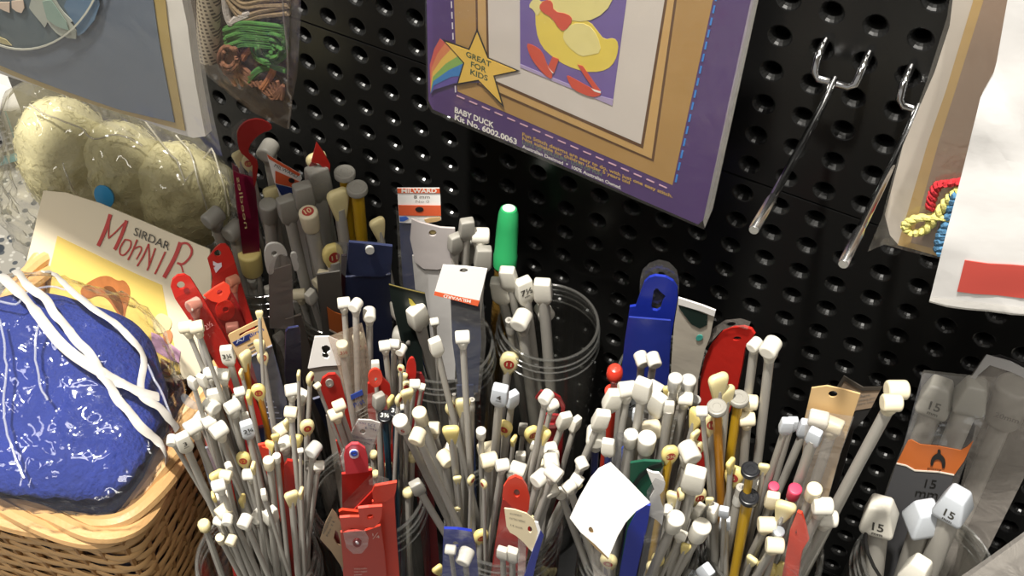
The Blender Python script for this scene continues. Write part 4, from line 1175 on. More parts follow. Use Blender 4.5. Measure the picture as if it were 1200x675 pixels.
# dark card with yellow corner
pl = lean(478, 350, .842, base(7, -.006, .008), back=6)
r, o = pocket('carded_packet', 'dark green card with yellow corner behind two large white block heads', 'packet', pl, (478, 350), [
    ('size_card', [(456, 333), (478, 339), (498, 343.5), (501, 362), (505, 400), (470, 400), (458, 350)], mat('dark green card', '1d2623', rough=.4, var=.15), 0, .0006)])
printed(pl, [(479, 350), (483, 352), (491, 362), (489, 366), (480, 356)], mat('yellow print', 'cdbb3f', var=.04), r, .0008)
printed(pl, ribbon(pl, [(456, 333.5), (478, 339.5), (498, 344)], .9), mat('gold edge ink', '8d7f45', var=0), r, .0008)
# white card with keyhole
pl = lean(381, 410, .845, base(2, -.014, .016), back=4)
pocket('carded_packet', 'cream card with keyhole opening beside the clear packet of two cream heads', 'packet', pl, (381, 410), [
    ('header_card', [(369, 395), (385.5, 394.5), (398, 400), (399, 428), (380, 429), (361, 432)], M_WCARD, .001, .0008, [[(378, 405), (383, 404.5), (387, 407), (387, 411.5), (383.5, 414), (386, 418), (384, 420.5), (380, 420), (377.5, 417), (378.5, 412), (376.5, 408)]]),
    ('packet_body', [(362, 432), (398, 428), (402, 445), (410, 500), (390, 500)], mat('grey card', '8d857b', rough=.6, var=.12), 0, .0006)])
# clear tan packet with two heads
pl = lean(408, 400, .856, base(2, -.008, -.002), yaw=-4)
PLN['tan'] = pl
r, o = pocket('clear_packet', 'clear tan packet holding a pair of cream round heads printed in red', 'packet', pl, (408, 400), [
    ('back_sheet', [(384, 394.5), (404, 387), (424, 378), (430, 402), (436, 440), (444, 500), (416, 508), (402, 450)], F_TAN, -.001, .0003),
    ('clear_front', [(384, 394.5), (404, 387), (424, 378), (430, 402), (436, 440), (444, 500), (416, 508), (402, 450)], film('tan packet front', milk=.18, milkcol='d3bfa6', bump=.35, gloss=.08), .012, .0003)])
printed(pl, [(410.7, 463.6), (424.3, 457), (425.6, 462.5), (411.6, 469)], mat('blue label print', '2d4695', var=.04), r, .0125)
lettering(pl, 'P/st', (416, 478), (428, 471.5), 5.5, M_INKB, r, .0125)
for i in range(3): printed(pl, ribbon(pl, [(417 + i, 484 + i * 4), (429 + i, 477 + i * 4)], .7), M_INKG, r, .0125)
# red rounded sleeves in the second jar
pl = lean(392, 455, .850, base(2, -.018, .006))
pocket('needle_sleeve', 'red sleeve with grey eyelet behind two cream drum heads', 'needle sleeve', pl, (392, 455), [
    ('back_sheet', [(375.5, 452), (378, 444), (385, 439), (393, 438.5), (399, 445), (402, 456), (408, 480), (414, 510), (402, 530), (388, 500), (379, 470)], M_RED, -.001, .0012, [ell(386.3, 449.5, 3.6, 3.4)]),
    ('eyelet', ell(386.3, 449.5, 4.8, 4.6), mat('grey eyelet', '9a8f88', rough=.4), .0003, .0006, [ell(386.3, 449.5, 2.4, 2.2)])])
pl = lean(440, 445, .856, base(2, .004, .01))
pocket('needle_sleeve', 'red sleeve with pear-shaped hole under the small white clip', 'needle sleeve', pl, (440, 445), [
    ('flap', [(431, 444), (432.5, 437), (437, 432.5), (443, 432.5), (448, 438), (448.5, 447), (442, 455), (434, 452)], M_RED2, .009, .001, [[(439.5, 442.5), (442, 443), (442.3, 446), (440, 448.5), (438.7, 446)]], 1),
    ('back_sheet', [(431, 450), (448, 442), (457, 452), (460, 480), (464, 520), (436, 520), (431, 480)], M_RED, -.001, .0012),
    ('clear_front', [(430, 462), (445, 458), (457, 465), (463, 520), (436, 520), (431, 490)], F_CLR2, .0085, .0003)])
pl = lean(485, 435, .852, base(2, .014, .004))
pocket('needle_sleeve', 'dark red sleeve with two rounded lobes beside the oval cream heads', 'needle sleeve', pl, (485, 435), [
    ('flap', [(475.5, 437), (476.5, 428), (479.5, 421), (483.5, 419), (487, 424), (488, 434), (487, 445), (480, 450)], M_RED, .001, .0012, None, 1),
    ('back_sheet', [(478, 445), (488, 437), (494, 438), (498, 445), (498, 455), (494, 475), (497, 520), (484, 530), (480, 480)], M_DRED, -.001, .0012)])
# white tag with blue writing
pl = lean(424, 515, .842, base(2, -.004, -.010))
r, o = pocket('paper_tag', 'white tag with upside-down blue print behind the coral red flap', 'tag', pl, (424, 515), [
    ('tag_card', [(420, 492), (434, 492.5), (445.5, 496), (440, 515), (430, 540), (430, 560), (404, 560), (399, 536), (408, 515)], M_WCARD, 0, .0006, [ell(425, 506, 3.6, 3.0)]),
    ('clear_cover', [(418, 490.5), (434, 490.5), (448, 495), (441, 520), (431, 542), (431, 560), (402, 560), (394.5, 538.5), (406, 512)], F_CLR2, .0012, .0003)])
lettering_merged(pl, [('3.75 mm', (440, 497.5), (421, 494), 3.2, (-.1, 1)), ('No. 9', (441, 503), (428, 499.8), 2.6, (-.1, 1)),
                      ('KNITTING NEEDLES', (436, 514.5), (410, 509.5), 2.6, (-.1, 1)), ('MADE IN ENGLAND', (434, 519), (408, 514), 2.6, (-.1, 1)), ('MILWARD', (426, 523), (411, 520), 2.8, (-.1, 1))], M_INKB, r, .0008)
# coral sleeve with eye-shaped snap
pl = lean(418, 540, .846, base(2, -.006, -.020))
r, o = pocket('needle_sleeve', 'coral red sleeve with round flap and white-and-blue snap', 'needle sleeve', pl, (418, 540), [
    ('flap', [(403, 536), (405, 526), (412, 520.5), (420, 520.5), (428, 526), (431, 536), (432, 553), (405, 556)], M_PINK, .006, .0012),
    ('back_sheet', [(400.5, 556), (436, 551), (438, 575), (440, 640), (404, 640), (401, 590)], M_RED, -.001, .0012),
    ('clear_front', [(402, 590), (434, 556), (437, 560), (437, 575), (406, 612)], film('coral film', milk=.35, milkcol='a07068', bump=.4), .007, .0003),
    ('snap', ell(415, 533, 5.6, 4.6), mat('white snap 2', 'd9dde6', rough=.3, var=0), .0074, .001),
    ('snap_ring', ell(415, 531.8, 4.2, 3.0), mat('blue snap', '3556b5', rough=.3, var=0), .0085, .0006, [ell(415, 531.8, 1.8, 1.3)]),
    ('folded_band', [(401, 612), (437, 575), (438, 590), (437, 601), (402, 612)], M_RED, .0076, .0009)])
# orange red sleeves in front
pl = lean(450, 590, .838, base(2, .008, -.020))
r, o = pocket('needle_sleeve', 'orange-red sleeve at the back of the front pair, with clear hanging tab', 'needle sleeve', pl, (450, 590), [
    ('back_sheet', [(437, 573), (464, 568), (463, 590), (466, 640), (470, 700), (436, 700), (436, 610)], M_DRED, -.001, .0012),
    ('flap', [(436, 577), (439, 570), (450, 568), (465, 565.5), (464, 575), (462, 582), (452, 588), (438, 590)], M_ORED, .0075, .0012),
    ('front_pocket', [(436, 588), (462, 582), (464, 620), (470, 700), (440, 700)], M_ORED, .006, .001),
    ('hanging_tab', [(432, 563), (438, 558), (444, 557), (456, 561), (455, 567), (440, 569), (433, 568)], F_CLR2, .009, .0003)])
pl = lean(420, 615, .835, base(2, -.004, -.024))
r, o = pocket('needle_sleeve', 'front orange-red sleeve with clear round snap tab and fraction print', 'needle sleeve', pl, (420, 615), [
    ('back_sheet', [(398, 606), (397, 600), (401, 598), (420, 600), (446, 598), (450, 640), (455, 700), (404, 700), (400, 640)], M_ORED, -.001, .0012),
    ('front_pocket', [(399, 624), (429, 622), (446, 616), (451, 650), (455, 700), (406, 700), (402, 660)], mat('orange red pocket', 'b5321f', rough=.36, var=.08), .006, .001),
    ('front_flap', [(398, 607), (410, 606), (423, 606), (429, 619), (426, 622), (412, 619), (401, 624)], M_RED2, .0082, .0011),
    ('side_flap', [(419.5, 596), (432, 594.5), (448, 593.5), (447.5, 604), (445, 612), (438, 618.5), (428, 618), (421, 606)], M_RED2, .0095, .0011, [ell(433.6, 605.7, 4.4, 3.0, rot=-15)]),
    ('snap_tab', [(402, 625), (412, 621.5), (427, 621), (432, 630), (431, 640), (424, 648.5), (414, 649), (406, 642)], film('snap tab', milk=.42, milkcol='cda8a4', bump=.2, gloss=.09), .010, .0003)])
printed(pl, ell(418.6, 636.6, 5.0, 4.6), M_DRED, r, .0104, 'snap')
printed(pl, ell(418.6, 636.6, 2.2, 1.2, rot=30), mat('white emblem', 'd9cfd6', var=0), r, .0108, 'snap_mark')
lettering(pl, '\u00bc', (436.4, 631.5), (445, 630.5), 6.5, mat('pale print 3', 'd8b8b0', var=0), r, .0074)
lettering_merged(pl, [('knitting needles', (415, 667.5), (430, 667), 2.2, (0, -1)), ('made in england', (415, 671), (430, 670.5), 2.2, (0, -1)), ('steel', (415, 674.5), (424, 674), 2.2, (0, -1))], mat('pale print 3', 'd8b8b0', var=0), r, .0074)
pl = lean(388, 620, .832, base(2, -.020, -.018), yaw=-20)
r, o = pocket('paper_tag', 'tan paper tag with red-backed hole tucked beside the front red sleeve', 'tag', pl, (388, 620), [
    ('tag_card', [(389, 597.5), (394, 603), (399, 612), (404, 645), (407, 671), (400, 664), (388, 646), (375, 631.6), (381, 613)], mat('tan tag', 'a68d70', rough=.6, var=.08), .002, .0006, [[(393, 621), (396, 624), (398, 632), (399, 640), (395, 638), (391, 631)]]),
    ('red_backing', [(389, 616), (401, 618), (405, 650), (396, 652), (387, 636)], M_DRED, .0002, .0006)])
lettering_merged(pl, [('NEEDLES', (380, 626), (389, 606), 3, (-.9, -.4)), ('No 11', (384, 629), (392, 612), 2.6, (-.9, -.4))], M_INKG, r, .0028)
# blue clear sleeve at the front edge
pl = lean(540, 640, .836, base(3, -.012, -.022))
PLN['bluefront'] = pl
pocket('needle_sleeve', 'blue clear-fronted sleeve with two white heads at the front', 'needle sleeve', pl, (540, 640), [
    ('back_sheet', [(520.5, 620), (536, 620.5), (553, 623), (558, 645), (562, 690), (518, 690), (519, 645)], M_BLUEV, -.001, .0012, [ell(534, 638, 4.0, 3.4, rot=30)]),
    ('clear_front', [(520.5, 622), (553, 624.5), (558, 646), (562, 690), (518, 690)], film('blue sleeve film', milk=.14, milkcol='8f93b4', bump=.5, gloss=.07), .0105, .0003)])
# red sleeve with round flap and tan tag
pl = lean(604, 585, .842, base(3, .004, -.018), yaw=4)
PLN['centre'] = pl
r, o = pocket('needle_sleeve', 'red sleeve with big round flap and grey eyelet, centre front', 'needle sleeve', pl, (604, 585), [
    ('back_sheet', [(589, 585), (600, 590), (618, 602), (622, 625), (616, 660), (612, 700), (572, 700), (580, 640)], M_RED, -.001, .0012),
    ('flap', [(588.5, 583), (590, 571), (596, 562), (604, 558.5), (612, 562), (618, 572), (621, 584), (619.5, 598), (612, 602), (600, 594)], M_RED2, .010, .0012, [ell(605.5, 578, 3.6, 4.6, rot=-15)]),
    ('eyelet', ell(605.5, 578, 3.4, 4.4, rot=-15), mat('grey eyelet 2', '6f6a66', rough=.4), .0095, .0006),
    ('clear_front', [(582, 628), (592, 617), (618, 640), (612, 700), (574, 700)], F_CLR, .0115, .0003)])
pl2 = lean(612, 620, .845, base(3, .006, -.024), yaw=4, back=8)
r, o = pocket('paper_tag', 'cream folded tag with round hole lying over the centre red sleeve', 'tag', pl2, (612, 620), [
    ('tag_card', [(591, 596), (603, 597.5), (617, 602), (626, 609), (632.5, 622.5), (628, 647), (622.5, 646), (613, 635), (604, 627.5), (597.5, 624), (593.5, 617)], M_KRAFTL, .004, .0006, [ell(621, 620.5, 2.6, 3.9, rot=-12)]),
    ('white_fold', [(626.6, 611.5), (630.5, 612.5), (634, 623), (628.5, 648), (623, 646.5), (626.5, 640), (630.5, 624)], M_WCARD, .0048, .0006)])
lettering_merged(pl2, [('ALUMINIUM', (597, 602.5), (611, 605.5), 2.0, None), ('KNITTING NEEDLES', (597, 608), (615, 612.5), 2.0, None), ('14 inch', (598, 616), (612, 620), 2.0, None)], M_INKG, r, .0048)
pl = lean(628, 655, .832, base(3, .014, -.018))
pocket('needle_sleeve', 'blue sleeve edge showing under the cream folded tag', 'needle sleeve', pl, (628, 655), [
    ('back_sheet', [(624, 646), (633, 624), (636.5, 630), (628, 660), (620, 700), (606, 700)], M_BLUEV, -.001, .0012)])
# big white card
pl = lean(712, 600, .862, base(4, -.016, -.004), back=20)
cb = lambda x, y: -.9 * (x * .8 + y * .5) ** 2 * 3
r, o = pocket('paper_tag', 'large blank white tag curling over the front needles', 'tag', pl, (712, 600), [
    ('packet_body', [(694, 618), (722, 618), (716, 660), (712, 700), (700, 700), (692, 650)], F_CLR2, -.002, .0004)])
sheet('tag_card', pl, [(715, 545), (738, 568), (761, 592.5), (745, 601), (733, 613), (724, 628), (713, 654), (697, 638), (680, 624), (667.6, 607.5), (679, 583), (692, 561), (701, 551)], M_WCARD, r, .012, .0006, [ell(692.6, 621.8, 2.6, 4.4, rot=-18)], bend=cb, step=.006)
sheet('tan_backing', pl, [(683, 600), (740, 600), (722, 632), (712.5, 656), (698, 643), (684, 628), (674, 612)], M_KRAFT, r, .0105, .0005, bend=cb, step=.006)
# blue sleeve and clear packet under the white card
pl = lean(750, 625, .838, base(4, .000, -.020))
pocket('needle_sleeve', 'deep blue sleeve under the big white tag', 'needle sleeve', pl, (750, 625), [
    ('back_sheet', [(757, 592), (762, 593), (759, 614), (751, 650), (740, 700), (722, 700), (727, 665), (735, 622), (745, 602)], M_BLUEV, -.001, .0014)])
pl = lean(768, 600, .842, base(4, .012, -.020), yaw=10)
pocket('clear_packet', 'clear packet with torn white paper header, right of the big white tag', 'packet', pl, (768, 600), [
    ('paper_header', [(758, 551), (765, 554), (772, 554.5), (777, 560), (779.5, 567), (777.5, 575), (773, 580), (775, 590), (778, 598), (776, 616), (769, 609), (761, 605), (761.5, 584), (767, 574)], M_WCARD, .007, .0008),
    ('clear_front', [(758, 575), (768, 560), (780, 565), (779, 600), (772, 640), (758, 700), (742, 700), (754, 640)], F_GREY, .0095, .0003)])
# dark green sleeve and blue strip
pl = lean(756, 560, .846, base(4, .002, .004))
pocket('needle_sleeve', 'dark green sleeve with black band between cream cylinder heads and the white tag', 'needle sleeve', pl, (756, 560), [
    ('back_sheet', [(738.5, 543), (755, 540.5), (775, 541.5), (777.5, 546), (772, 556), (762, 578), (756, 610), (738, 610), (738, 570)], mat('dark green vinyl', '1f5440', rough=.35, var=.08), -.001, .0012),
    ('black_band', ribbon(pl, [(776, 545), (762, 549), (750, 559), (741, 572)], 4.5), mat('black band', '14201b', rough=.4), .0003, .0008)])
pl = lean(733, 535, .850, base(4, -.006, .004), yaw=-10)
pocket('needle_sleeve', 'bright blue sleeve with twisted clear top beside the cream cylinder heads', 'needle sleeve', pl, (733, 535), [
    ('back_sheet', [(728, 526), (734, 522), (736, 535), (742, 552), (744, 575), (734, 580), (729, 555)], M_BLUEB, -.001, .0012),
    ('twisted_film', [(719, 512), (723, 506), (730, 507), (736, 512), (731, 524), (728, 545), (730, 570), (717, 565), (716, 540)], F_GREY, .004, .0003)])
# blue sleeve with keyhole
pl = lean(770, 345, .848, base(9, -.010, -.002), yaw=2)
r, o = pocket('needle_sleeve', 'royal blue sleeve with keyhole slot under a clear round flap', 'needle sleeve', pl, (770, 345), [
    ('back_sheet', [(751, 342), (755, 331), (761, 325.5), (768, 323.5), (780, 325), (789, 330), (794, 338), (794, 350), (789, 380), (786, 400), (783, 470), (724, 475), (732, 400), (738, 360), (745, 359)], M_BLUEV, 0, .0016, [[(766, 341), (768, 338), (771, 338), (773, 341), (780, 347), (776, 355), (774, 362), (770, 364.5), (765, 363.5), (763, 360)]]),
    ('clear_flap', [(749.5, 345), (750, 328), (753, 316), (761, 308), (772, 304), (784, 307), (793, 316), (796, 330), (795, 350), (789, 380), (758, 380)], film('clear flap', milk=.24, milkcol='9a9794', bump=.3, gloss=.09), -.002, .0003, [ell(774, 324, 6.5, 5.5)]),
    ('front_pocket', [(737, 372), (786, 376), (783, 470), (725, 475), (732, 400)], mat('blue pocket vinyl', '26348a', rough=.33, var=.1, bump=.2, bscale=50), .008, .0010)])
# white packet with dark window
pl = lean(810, 395, .842, base(9, .010, .002), yaw=-6)
r, o = pocket('clear_packet', 'milky white packet with dark window beside the royal blue sleeve', 'packet', pl, (810, 395), [
    ('paper_header', [(795, 349), (823, 358), (838.5, 364), (835, 380), (832, 395), (826, 410), (818, 445), (816, 480), (784, 480), (787, 420), (790, 380)], mat('milky packet', 'bab2a4', rough=.4, var=.06, bump=.3, bscale=40), 0, .0008, None),
    ('window', [(795, 358.5), (808, 361), (829, 370), (828.5, 381), (820, 385), (810, 380), (798, 364)], mat('dark green window', '22302b', rough=.15, var=.2), .001, .0004, None),
    ('header_fold', [(795, 349), (823, 358), (838.5, 364), (837, 371), (822, 365), (795, 357)], M_WCARD, .0012, .0006)])
printed(pl, ell(819.5, 396, 4.2, 3.2, rot=-25), mat('teal print', '3f9c90', var=0), r, .0012)
# red curved sleeve
pl = lean(855, 405, .842, base(9, .018, -.004), yaw=-14)
pocket('needle_sleeve', 'red sleeve with slanted round end and small slot, right of the milky packet', 'needle sleeve', pl, (855, 405), [
    ('back_sheet', [(820, 478), (821, 440), (826, 418), (834, 402), (846, 389), (858, 384), (871, 383), (880, 386), (884, 392), (879, 400), (873, 408), (869, 432), (863, 460), (854, 485)], M_RED, 0, .0015, [ell(863.5, 396.8, 5.0, 2.4, rot=-5)]),
    ('clear_flap', [(822, 412), (827, 394), (838, 383), (850, 375), (868, 373), (880, 377), (876, 386), (862, 382), (846, 387), (834, 400)], F_CLR2, .003, .0003, [ell(857, 379.5, 5, 2.2, rot=-5)])])
# tan card packet on the right
pl = lean(972, 470, .862, base(5, .014, .014), yaw=6)
PLN['tancard'] = pl
pocket('carded_packet', 'tan card with round hole holding two drum-headed needles', 'packet', pl, (972, 470), [
    ('header_card', [(951, 455), (969, 452.5), (990, 457), (1008, 462), (998, 492), (985, 530), (970, 585), (955, 640), (930, 640), (938, 560), (943, 490)], M_KRAFT, 0, .0008, [ell(976, 462, 5.4, 4.0)]),
    ('clear_front', [(945, 480), (1001, 488), (985, 532), (955, 640), (928, 640), (938, 560)], F_CLR2, .014, .0003)])
pl = lean(1008, 470, .855, base(5, .022, .022), yaw=-14)
r, o = pocket('carded_packet', 'dark packet with curled printed paper behind the tan card', 'packet', pl, (1008, 470), [
    ('printed_paper', [(981, 453.5), (989, 441.5), (999, 449), (1011, 456), (1033, 454.5), (1027, 466), (1021, 478), (1003, 481), (990, 490)], mat('tan printed paper', '8d7a66', rough=.6, var=.08), 0, .0006),
    ('packet_body', [(1003, 481), (1021, 478), (1012, 492), (1000, 505), (985, 560), (970, 600), (975, 540)], mat('charcoal packet', '2a2a2a', rough=.4, var=.1), -.0005, .0006),
    ('curled_edge', [(980, 454), (988.5, 440.5), (999, 447), (1011, 454), (1034, 453.5), (1032, 457), (1010, 458), (997, 451), (989, 446), (983, 455)], mat('dark edge', '3a352f', rough=.5), .0009, .0006)])
lettering_merged(pl, [('Aero', (1008, 466), (1020, 463.5), 3, None), ('knitting pins', (1004, 471), (1026, 466.5), 2.2, None), ('metric sizes', (1004, 475), (1024, 471), 2.2, None)], M_INKG, r, .0009)
# red sleeve lower right
pl = lean(935, 630, .836, base(5, .020, -.014), yaw=-8)
pocket('needle_sleeve', 'orange-red pointed sleeve with slit, among the right-hand cream heads', 'needle sleeve', pl, (935, 630), [
    ('back_sheet', [(934, 600), (939, 602), (944, 620), (947, 634), (940, 645), (937, 660), (932, 700), (912, 700), (921, 650), (926, 620)], M_ORED, 0, .0014, [[(932, 624), (933.5, 620), (933.8, 626), (932.6, 629)]]),
    ('clear_front', [(926, 620), (936, 598), (946, 616), (956, 610), (950, 645), (940, 668), (934, 700), (912, 700)], F_CLR, .010, .0003)])
# fifteen millimetre packet
pl = lean(1118, 470, .852, base(10, .004, .014), yaw=4)
PLN['big'] = pl
r, o = pocket('clear_packet', 'clear packet with orange band and black emblem holding two size 15 needles', 'packet', pl, (1118, 470), [
    ('clear_front', [(1080, 437), (1083, 433.5), (1122, 438), (1154, 441), (1160, 449), (1154, 490), (1141, 520), (1126, 556), (1112, 600), (1090, 690), (1030, 690), (1030, 600), (1043, 560), (1060, 517), (1078, 464)], film('big packet film', milk=.10, milkcol='c2bcb4', bump=.5, bscale=35, gloss=.06), .0135, .0003),
    ('orange_band', [(1064, 516.5), (1068, 515.5), (1078.5, 521), (1100, 523), (1126, 528), (1133, 524), (1140.7, 516.5), (1130, 540), (1118, 557), (1100, 553), (1086, 552), (1072, 551.7), (1062, 546), (1050.5, 543.4)], mat('orange band print', 'b9642f', rough=.42, var=.04), .0140, .0004),
    ('grey_band', [(1050.5, 543.4), (1062, 546), (1072, 551.7), (1100, 553), (1118, 557), (1105, 600), (1085, 690), (1030, 690), (1032, 598)], mat('grey band print', '4b4b4d', rough=.42, var=.06), .0140, .0004),
    ('band_line', ribbon(pl, [(1050.5, 543.4), (1062, 546), (1072, 551.7), (1100, 553.4), (1118, 557)], 1.4), mat('pale line', 'cfc6b8', var=0), .0145, .0003),
    ('back_sheet', [(1080, 440), (1084, 437), (1124, 441), (1154, 444), (1158, 452), (1140, 520), (1112, 600), (1090, 690), (1032, 690), (1060, 517)], F_GREY, -.012, .0003)])
printed(pl, smooth_outline([(1090, 545.5), (1091, 538), (1094.5, 533.5), (1099, 531.5), (1098.5, 527.5), (1101, 526.8), (1102.5, 529), (1102, 532.5), (1106, 536), (1108, 541), (1107.5, 549), (1104, 548.5), (1104, 542), (1101, 538.5), (1097, 538.5), (1094, 541), (1093.5, 546)], 1), M_INK, r, .0148, 'emblem')
lettering(pl, 'pony', (1087, 550), (1103.5, 552), 3.2, M_INK, r, .0148)
lettering(pl, '15', (1083, 571), (1096, 572.5), 10, M_INK, r, .0148, up=(.25, -1))
lettering(pl, 'mm', (1072, 581.5), (1098, 585), 10, M_INK, r, .0148, up=(.25, -1))
pl = lean(1165, 470, .845, base(10, .022, .018), yaw=8)
PLN['back'] = pl
pocket('clear_packet', 'long clear packet with grey round-headed needle behind the orange-banded packet', 'packet', pl, (1165, 470), [
    ('clear_front', [(1128, 449), (1138, 440), (1154, 417), (1160, 416), (1215, 438), (1215, 530), (1160, 640), (1135, 690), (1096, 690), (1128, 560), (1143, 500)], F_CLR2, .0135, .0003),
    ('paper_header', [(1130, 447), (1140, 440), (1156, 416), (1185, 424), (1215, 440), (1215, 450), (1185, 436), (1160, 428), (1146, 440), (1140, 450)], mat('grey paper header', 'a9a7a6', rough=.5), .0145, .0005),
    ('insert_strip', [(1160, 418), (1172, 416), (1215, 432), (1215, 442), (1188, 430)], mat('black insert', '2a2828', rough=.5), .0130, .0004),
    ('back_sheet', [(1150, 440), (1215, 450), (1215, 530), (1160, 640), (1135, 690), (1100, 690), (1145, 520)], film('packet back', milk=.5, milkcol='8d877f', bump=.3), -.013, .0003)])
pl = lean(1165, 655, .806, base(10, .018, -.020), yaw=-10)
pocket('clear_packet', 'pale clear packet slanting up at the front beside the size 15 needles', 'packet', pl, (1165, 655), [
    ('clear_front', [(1210, 616), (1225, 640), (1215, 700), (1100, 705), (1125, 676), (1160, 652)], film('pale packet', milk=.55, milkcol='b8b2ab', bump=.4, gloss=.08), .010, .0003),
    ('back_sheet', [(1210, 622), (1225, 640), (1215, 705), (1110, 705), (1130, 680)], mat('pale insert', 'aaa59d', rough=.5), -.001, .0006)])

# smaller pieces between the needles
pl = lean(228, 470, .862, base(1, -.016, -.004), yaw=10)
pocket('needle_sleeve', 'grey translucent sleeve end curling over the basket rim beside the white block heads', 'needle sleeve', pl, (228, 470), [
    ('flap', [(211.5, 465), (214, 461), (219, 462), (225, 468), (233, 474), (246, 477), (243, 481), (233, 481), (222, 478), (214, 472)], film('curled flap', milk=.55, milkcol='a9b2be', bump=.2, gloss=.12), .004, .0003, None, 1),
    ('clear_front', [(216, 474), (230, 480), (241, 480), (262, 530), (252, 540), (230, 505)], F_CLR, .0, .0003)])
pl = lean(388, 355, .842, base(6, -.004, -.014))
r, o = pocket('clear_packet', 'clear packet with orange band behind the clear tan packet, back row', 'packet', pl, (388, 355), [
    ('back_sheet', [(371, 322), (398, 318), (402, 350), (405, 400), (408, 450), (386, 450), (378, 390)], mat('charcoal packet 2', '55524d', rough=.45, var=.1), -.001, .0008),
    ('orange_band', [(383, 360), (392, 366), (404, 370), (405, 392), (396, 391), (386, 386)], mat('orange band print', 'b9642f', rough=.42, var=.04), .0006, .0004)])
printed(pl, ribbon(pl, [(386, 387), (396, 392), (405, 393)], 1.3), mat('pale line', 'cfc6b8', var=0), r, .0012)
pl = lean(650, 485, .850, base(3, .012, .012))
pocket('needle_sleeve', 'dark red curled sleeve flap behind a pair of white drum heads', 'needle sleeve', pl, (650, 485), [
    ('flap', ribbon(pl, [(629, 468), (634, 461), (645, 462), (655, 468), (660, 478), (658, 491), (650, 500), (640, 500), (633, 495)], 4.5), M_DRED, .001, .0012)])
pl = lean(340, 560, .842, base(1, .010, -.002))
pocket('needle_sleeve', 'narrow red sleeve showing between thin needles beside the wicker basket', 'needle sleeve', pl, (340, 560), [
    ('back_sheet', [(333, 548), (337, 540), (343, 541), (346, 550), (348, 620), (348, 700), (336, 700), (335, 620)], M_RED, -.001, .0014)])
pl = lean(317, 527, .852, base(1, .002, .004))
pocket('needle_sleeve', 'tiny red pointed flap beside yellow paddle heads above the thin needles', 'needle sleeve', pl, (317, 527), [
    ('flap', [(307, 524), (314, 526), (320, 530), (319, 536), (313, 534)], M_RED2, .001, .001)])
# --- green needle case and red row counter
def green_case():
    a = on_z(596, 248, .835); b = base(7, .024, .008)
    ax = (a - b).normalized(); L = (a - b).length
    root = thing('needle_case', 'bright green capped needle case with white dot behind the white card', 'needle case', b)
    m = MB(); m.lathe([(.0055, 0), (.0058, L * .3), (.0060, L - .036)], b, ax, 20); m.build('clear_tube', film('gold tube film', tint='e6d09a', milk=.45, milkcol='8a6a30', bump=.6, bscale=150, gloss=.12), root)
    m = MB(); m.lathe([(.0050, L - .040), (.0068, L - .038), (.0070, L - .030), (.0066, L - .029), (.0062, L - .010), (.0056, L - .001), (.0046, L + .002), (.0040, L + .0022)], b, ax, 20)
    m.build('cap', mat('green plastic', '2f9a5c', rough=.3, var=.03), root)
    m = MB(); m.lathe([(.0036, L + .0018), (.0036, L + .0026)], b, ax, 18); m.build('end_dot', mat('white cap dot', 'eceae6', rough=.4), root)
green_case()


def counter():
    a = on_z(721, 431, .815); b = base(9, -.022, -.012)
    ax = (a - b).normalized(); L = (a - b).length
    root = thing('row_counter', 'red plastic knob with clear stem beside the royal blue sleeve', 'counter', b)
    m = MB(); m.lathe([(.0024, L - .011), (.0040, L - .009), (.0044, L - .006), (.0040, L - .002), (.0028, L), (.001, L + .0006)], b, ax, 18); m.build('knob', mat('red plastic', 'd8402f', rough=.25, var=.03), root)
    m = MB(); m.lathe([(.0016, L - .024), (.0016, L - .011)], b, ax, 12); m.build('clear_stem', F_CLR2, root)
    m = MB(); m.lathe([(.003, 0), (.0034, L - .026), (.0044, L - .025), (.0044, L - .023), (.0018, L - .0225)], b, ax, 18); m.build('barrel', mat('red plastic', 'd8402f', rough=.25, var=.03), root)
counter()
# black elastic string looped at the right-hand jar
m = MB(); c = [on_z(1016, 616, .80), on_z(1014, 632, .795), on_z(1017, 648, .788), on_z(1024, 664, .782), on_z(1034, 680, .776), on_z(1040, 700, .76)]
m.tube(c, .0009, 8); o = m.build('elastic_cord', mat('black cord', '161514', rough=.5)); set_props(o, 'thin black elastic cord hanging in front of the left size 15 needle', 'cord')
